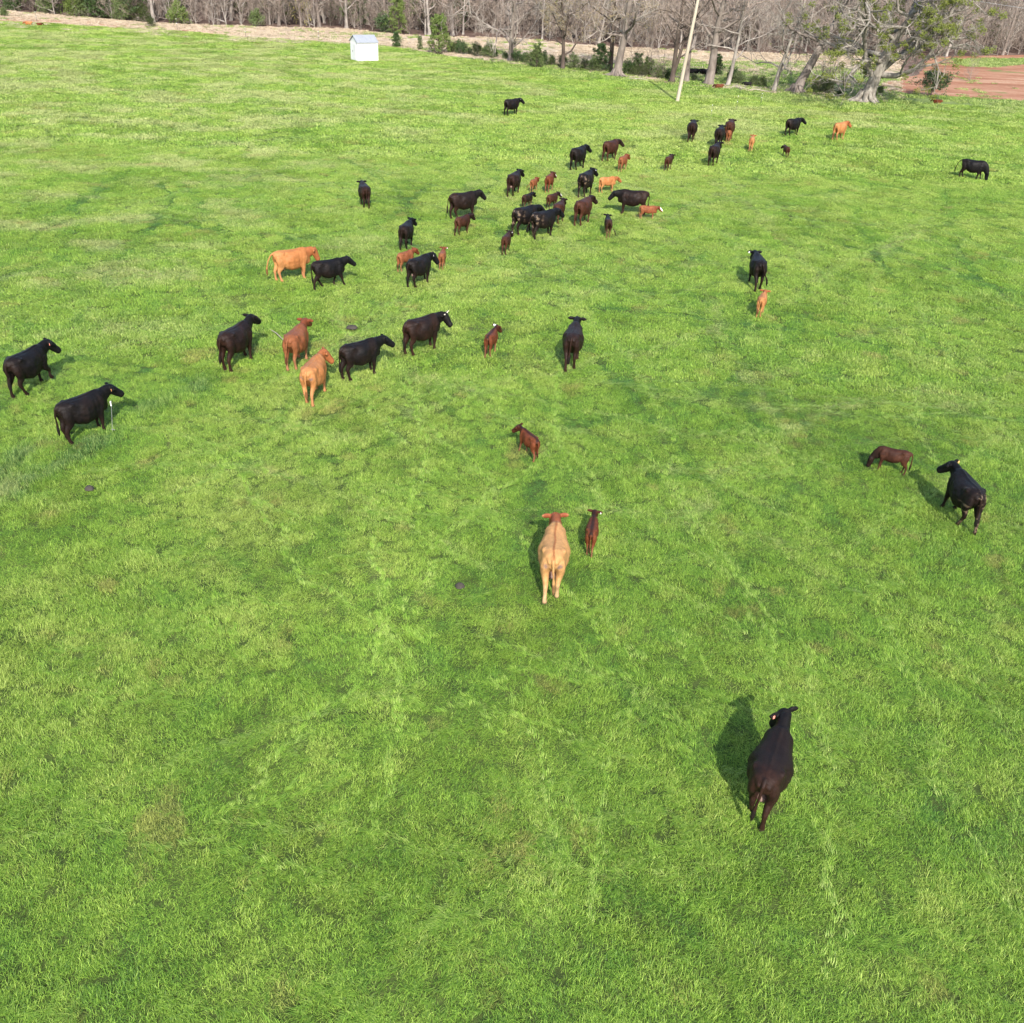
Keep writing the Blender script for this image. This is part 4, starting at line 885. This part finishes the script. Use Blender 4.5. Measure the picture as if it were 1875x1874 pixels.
cow((737, 569, 829, 653), 48, 'rusty', 'horned dark brown cow with pink and white ear tags looking right', gait=W3, neck=22, head=42, elev=16, pitch=-36, horns=1, tags=[(-1, 'p'), (-1, 'w')], tail=(-.02, 0))
cow((620, 612, 723.5, 697), 62, 'black', 'black cow standing between the two orange-red cows and the horned cow', gait=W3, neck=8, head=10, elev=16, pitch=-20, tail=(-.05, 0), udder=1)
cow((549, 632, 610.6, 746), 24, 'orange', 'orange-red cow with head turned right, the nearer of the red pair', gait=[.12, 0, .12, -.10], neck=16, head=45, elev=24, pitch=-35, tail=(0, 0), rumpmarks=1, free=10)
cow((517, 580.6, 572, 680), 16, 'red', 'red cow looking straight away, the farther of the red pair', gait=W3, neck=8, head=-4, elev=30, pitch=-12, tail=(-.10, .05), free=10)
cow((396, 576, 478, 683), 48, 'rusty', 'black cow with brown haunches walking just left of the red pair', gait=[.18, 0, .02, -.05], neck=0, head=8, elev=34, pitch=-14, tail=(-.1, 0))
cow((7.5, 616, 109, 729.6), 58, 'black', 'black cow with a pink ear tag lifting its front foot at the left edge', gait=[.10, .22, -.10, .20], lift=[0, .9, 0, 0], neck=8, head=22, elev=24, pitch=-30, tags=[(1, 'p')], tail=(0, 0))
cow((100.7, 697.6, 226, 815), 58, 'black', 'big black cow standing beside the white step-in fence post', gait=[.02, -.03, .06, -.04], neck=4, head=12, elev=22, pitch=-22, tags=[(1, 'o')], tail=(-.06, 0), fat=1.05)
# left middle
cow((489, 449, 584, 517.7), 74, 'orange', 'light orange cow with a pale swinging tail, far left of the middle group', gait=W3, neck=6, head=24, elev=14, pitch=-48, tail=(-.1, .5), udder=1)
cow((570, 466, 651, 532), 78, 'black', 'black cow striding to the right in front of the light orange cow', gait=[-.18, .20, .32, -.22], neck=6, head=8, elev=20, pitch=-22, tail=(0, 0), fat=.95)
cow((743.6, 458.8, 803, 527.6), 42, 'black', 'black cow with a white ear tag between two red calves', gait=[.2, -.1, -.1, .12], neck=22, head=25, elev=16, pitch=-40, tags=[(1, 'w'), (-1, 'p')], udder=1, tail=(-.06, 0))
calf((726, 452.6, 768, 499), 44, 'red', 'red calf with its head turned away, left of the black cow with the white tag', gait=W3, neck=14, head=-6, elev=26, free=10)
calf((802, 451, 820, 496.6), 4, 'red', 'slim light red calf half hidden behind the white-tagged black cow', gait=W3, elev=34, tags=[(1, 'w')], free=6)
cow((728.5, 399, 764, 459.5), 16, 'black', 'black cow walking away just above the red calf and white-tagged cow', gait=W1, neck=10, head=16, elev=26)
cow((653, 329.6, 679, 384), 0, 'rusty', 'dark cow walking straight away alone on the left of the herd', gait=W2, neck=2, head=-4, elev=20, free=8, fat=1.04)
cow((819, 344.5, 889.7, 402), 70, 'rusty', 'brown-black cow walking right with the small brown calf below it', gait=W4, neck=6, head=14, elev=24, pitch=-30, udder=1, tail=(-.1, .15))
calf((831.7, 390, 870.7, 433), 50, 'brown', 'small dark brown calf below the brown-black cow walking right', gait=W1, elev=16, head=10)
# middle cluster
calf((917.6, 420.6, 940, 467.7), 12, 'brown', 'brown calf with a white ear tag at the lower left of the cluster', gait=W3, tags=[(1, 'w')], head=24, elev=26)
cow((936.7, 374, 1001, 432), 42, 'black', 'black cow partly hidden behind another, left of the huddled pair', gait=W3, neck=8, head=20, elev=8, tags=[(-1, 'w')], mud=1, tail=(-.05, 0), free=8)
cow((965, 380, 1033, 439.5), 50, 'black', 'black cow standing in front, right of the huddled pair', gait=[.1, -.1, .1, -.1], neck=8, head=10, elev=16, mud=1, tail=(-.2, .2), free=8)
cow((1012, 366, 1039, 412), 22, 'brown', 'dark brown young cow behind the huddled pair, only head and shoulders showing', gait=W3, elev=30, head=10, smin=.6, free=8)
calf((1000, 350.5, 1029, 384), 32, 'brown', 'dark brown calf with a white face just above the huddled pair', gait=W3, head=25, face=1, elev=24)
calf((955, 350.5, 981.5, 384), 24, 'blacktan', 'black calf with pale legs just above the left of the huddled pair', gait=W3, head=6, elev=20)
cow((928, 308.5, 960, 361.5), 18, 'rusty', 'black cow with both ears up at the left of the calves', gait=W1, neck=14, head=8, elev=24, udder=1)
calf((964.5, 323, 988, 353), 34, 'red', 'red calf with its tail swung left, beside the black cow with ears up', gait=W3, tail=(-.4, .3), elev=22, head=6)
calf((996, 314, 1020.5, 355), 20, 'russet', 'brown calf with pale hind legs and white muzzle, second calf from the left', gait=W3, elev=24, head=30, face=1)
cow((1057.5, 306, 1095, 362.5), 26, 'black', 'glossy black cow with muddy haunch walking beside the orange calf', gait=W4, neck=14, head=14, elev=28, face=0, mud=1, tail=(-.1, 0), tags=[(1, 'w')])
calf((1098, 319.5, 1136.5, 354), 62, 'orange', 'orange calf with dark face right of the glossy black cow', gait=W3, head=14, elev=12, free=8)
cow((1111, 349, 1192, 395.7), -88, 'rusty', 'black cow standing side-on and facing left', gait=[.05, .0, -.06, .04], neck=-4, head=-6, elev=2, pitch=-30, free=8, tail=(0, 0))
calf((1170, 375.5, 1213, 403), 80, 'red', 'red calf with a white face in front of the side-on black cow', gait=W3, head=12, elev=16, face=1, free=8)
cow((1050, 358, 1095, 415), 36, 'brown', 'brown-backed dark cow walking away below the glossy black cow', gait=[.2, -.1, -.1, .1], neck=12, head=20, elev=20)
calf((1105, 391, 1127, 437), 0, 'blacktan', 'black calf with pale hind legs and its tail flicked out, lowest of the right cluster', gait=W3, head=18, elev=26, face=1, tail=(.45, 0), free=6)
# top middle
cow((1043, 264.5, 1084, 312.5), 40, 'black', 'black cow walking away at the upper left of the pair with the red calf', gait=W4, neck=10, head=22, elev=20)
cow((1102.5, 253, 1143, 296.5), 44, 'brown', 'dark brown cow walking away behind the small red calf', gait=W1, neck=14, head=26, elev=10)
calf((1131.5, 281, 1154, 316), 26, 'red', 'small red calf just below the dark brown cow', gait=W3, elev=22, head=20)
calf((1216, 281, 1237, 314), 30, 'brown', 'dark brown calf walking alone right of the small red calf', gait=W1, elev=26)
cow((923.5, 177, 960, 213), 58, 'black', 'black cow standing alone far out, the farthest one left of the wooden pole', gait=W3, neck=14, head=26, elev=22, face=0, tags=[(1, 'w')])
cow((1258, 217.5, 1279, 262), 4, 'rusty', 'black cow walking straight away with wide ears, below the wooden pole', gait=W1, elev=14, free=6)
cow((1325, 217, 1349.5, 260), 20, 'brown', 'dark brown cow behind a black one in the far group', gait=W3, head=16, elev=16)
calf((1329, 235, 1344, 262), 8, 'red', 'small red calf tucked against the dark brown cow in the far group', gait=W3, elev=16)
cow((1307, 229, 1331, 272), 20, 'black', 'black cow in front of the dark brown cow in the far group', gait=W3, head=-10, elev=24)
cow((1296, 256, 1324, 304.6), 20, 'rusty', 'brown-black cow trailing just below the far group', gait=W4, elev=28, neck=8)
calf((1370, 248, 1386, 278), 10, 'orange', 'small orange calf right of the far group', gait=W3, elev=28)
calf((1429.6, 264, 1447, 290.6), -6, 'brown', 'small dark calf looking left near the far right', gait=W3, head=-50, elev=20, tags=[(-1, 'w')])
cow((1436.6, 215, 1477, 250), 42, 'black', 'black cow walking away left of the far orange cow', gait=W4, neck=20, head=20, elev=16)
cow((1523, 221, 1559, 258), 40, 'orange', 'orange-red cow walking away at the far right of the herd', gait=W4, neck=12, head=24, elev=22)
cow((1746, 293, 1813, 331), 92, 'black', 'black cow grazing alone near the right edge', graze=1, gait=[.15, -.1, .1, -.1], tail=(-.2, .6), free=8)
cow((1369, 460, 1406, 535.6), -8, 'black', 'black cow with one ear out ahead of the orange calf with dark ears', gait=[.05, -.1, -.22, .15], neck=-12, head=10, elev=18, tail=(.3, 0), free=8, tags=[(-1, 'w')])
calf((1383.5, 529, 1411, 583), 12, 'orange', 'orange calf with dark ears following the black cow on the right', gait=W3, elev=24, tail=(-.04, 0))
# far field edge
RS = 'cattle resting along the tree line and field edge'
def rest(bb, rel, coat, label, calf_=True, **o): return cattle(bb, rel, coat, label, calf_, RS, free=0, **o)
rest((1703, 181, 1727, 192), -70, 'russet', 'red-brown calf lying by the small dark bush near the right edge', lie=1, elev=30)
rest((1304, 153.5, 1326, 163), -100, 'russet', 'red-brown calf lying between two tree trunks', lie=1, elev=10)
rest((1358, 149, 1377, 162.5), -95, 'black', 'small black calf standing under the tree line', elev=8)
rest((1262, 131, 1280, 138), 80, 'black', 'black cow lying behind the tree line near the pole', False, lie=1, elev=5)
rest((1280, 131.5, 1298, 139), -80, 'black', 'black cow lying behind the tree line left of a thick trunk', False, lie=1, elev=5)
rest((42, 38.5, 60, 46.5), -80, 'orange', 'orange-brown calf lying at the top left field edge, left of the two', lie=1, elev=10)
rest((67, 41, 80, 47.5), 80, 'russet', 'brown calf lying at the top left field edge, right of the two', lie=1, elev=10)
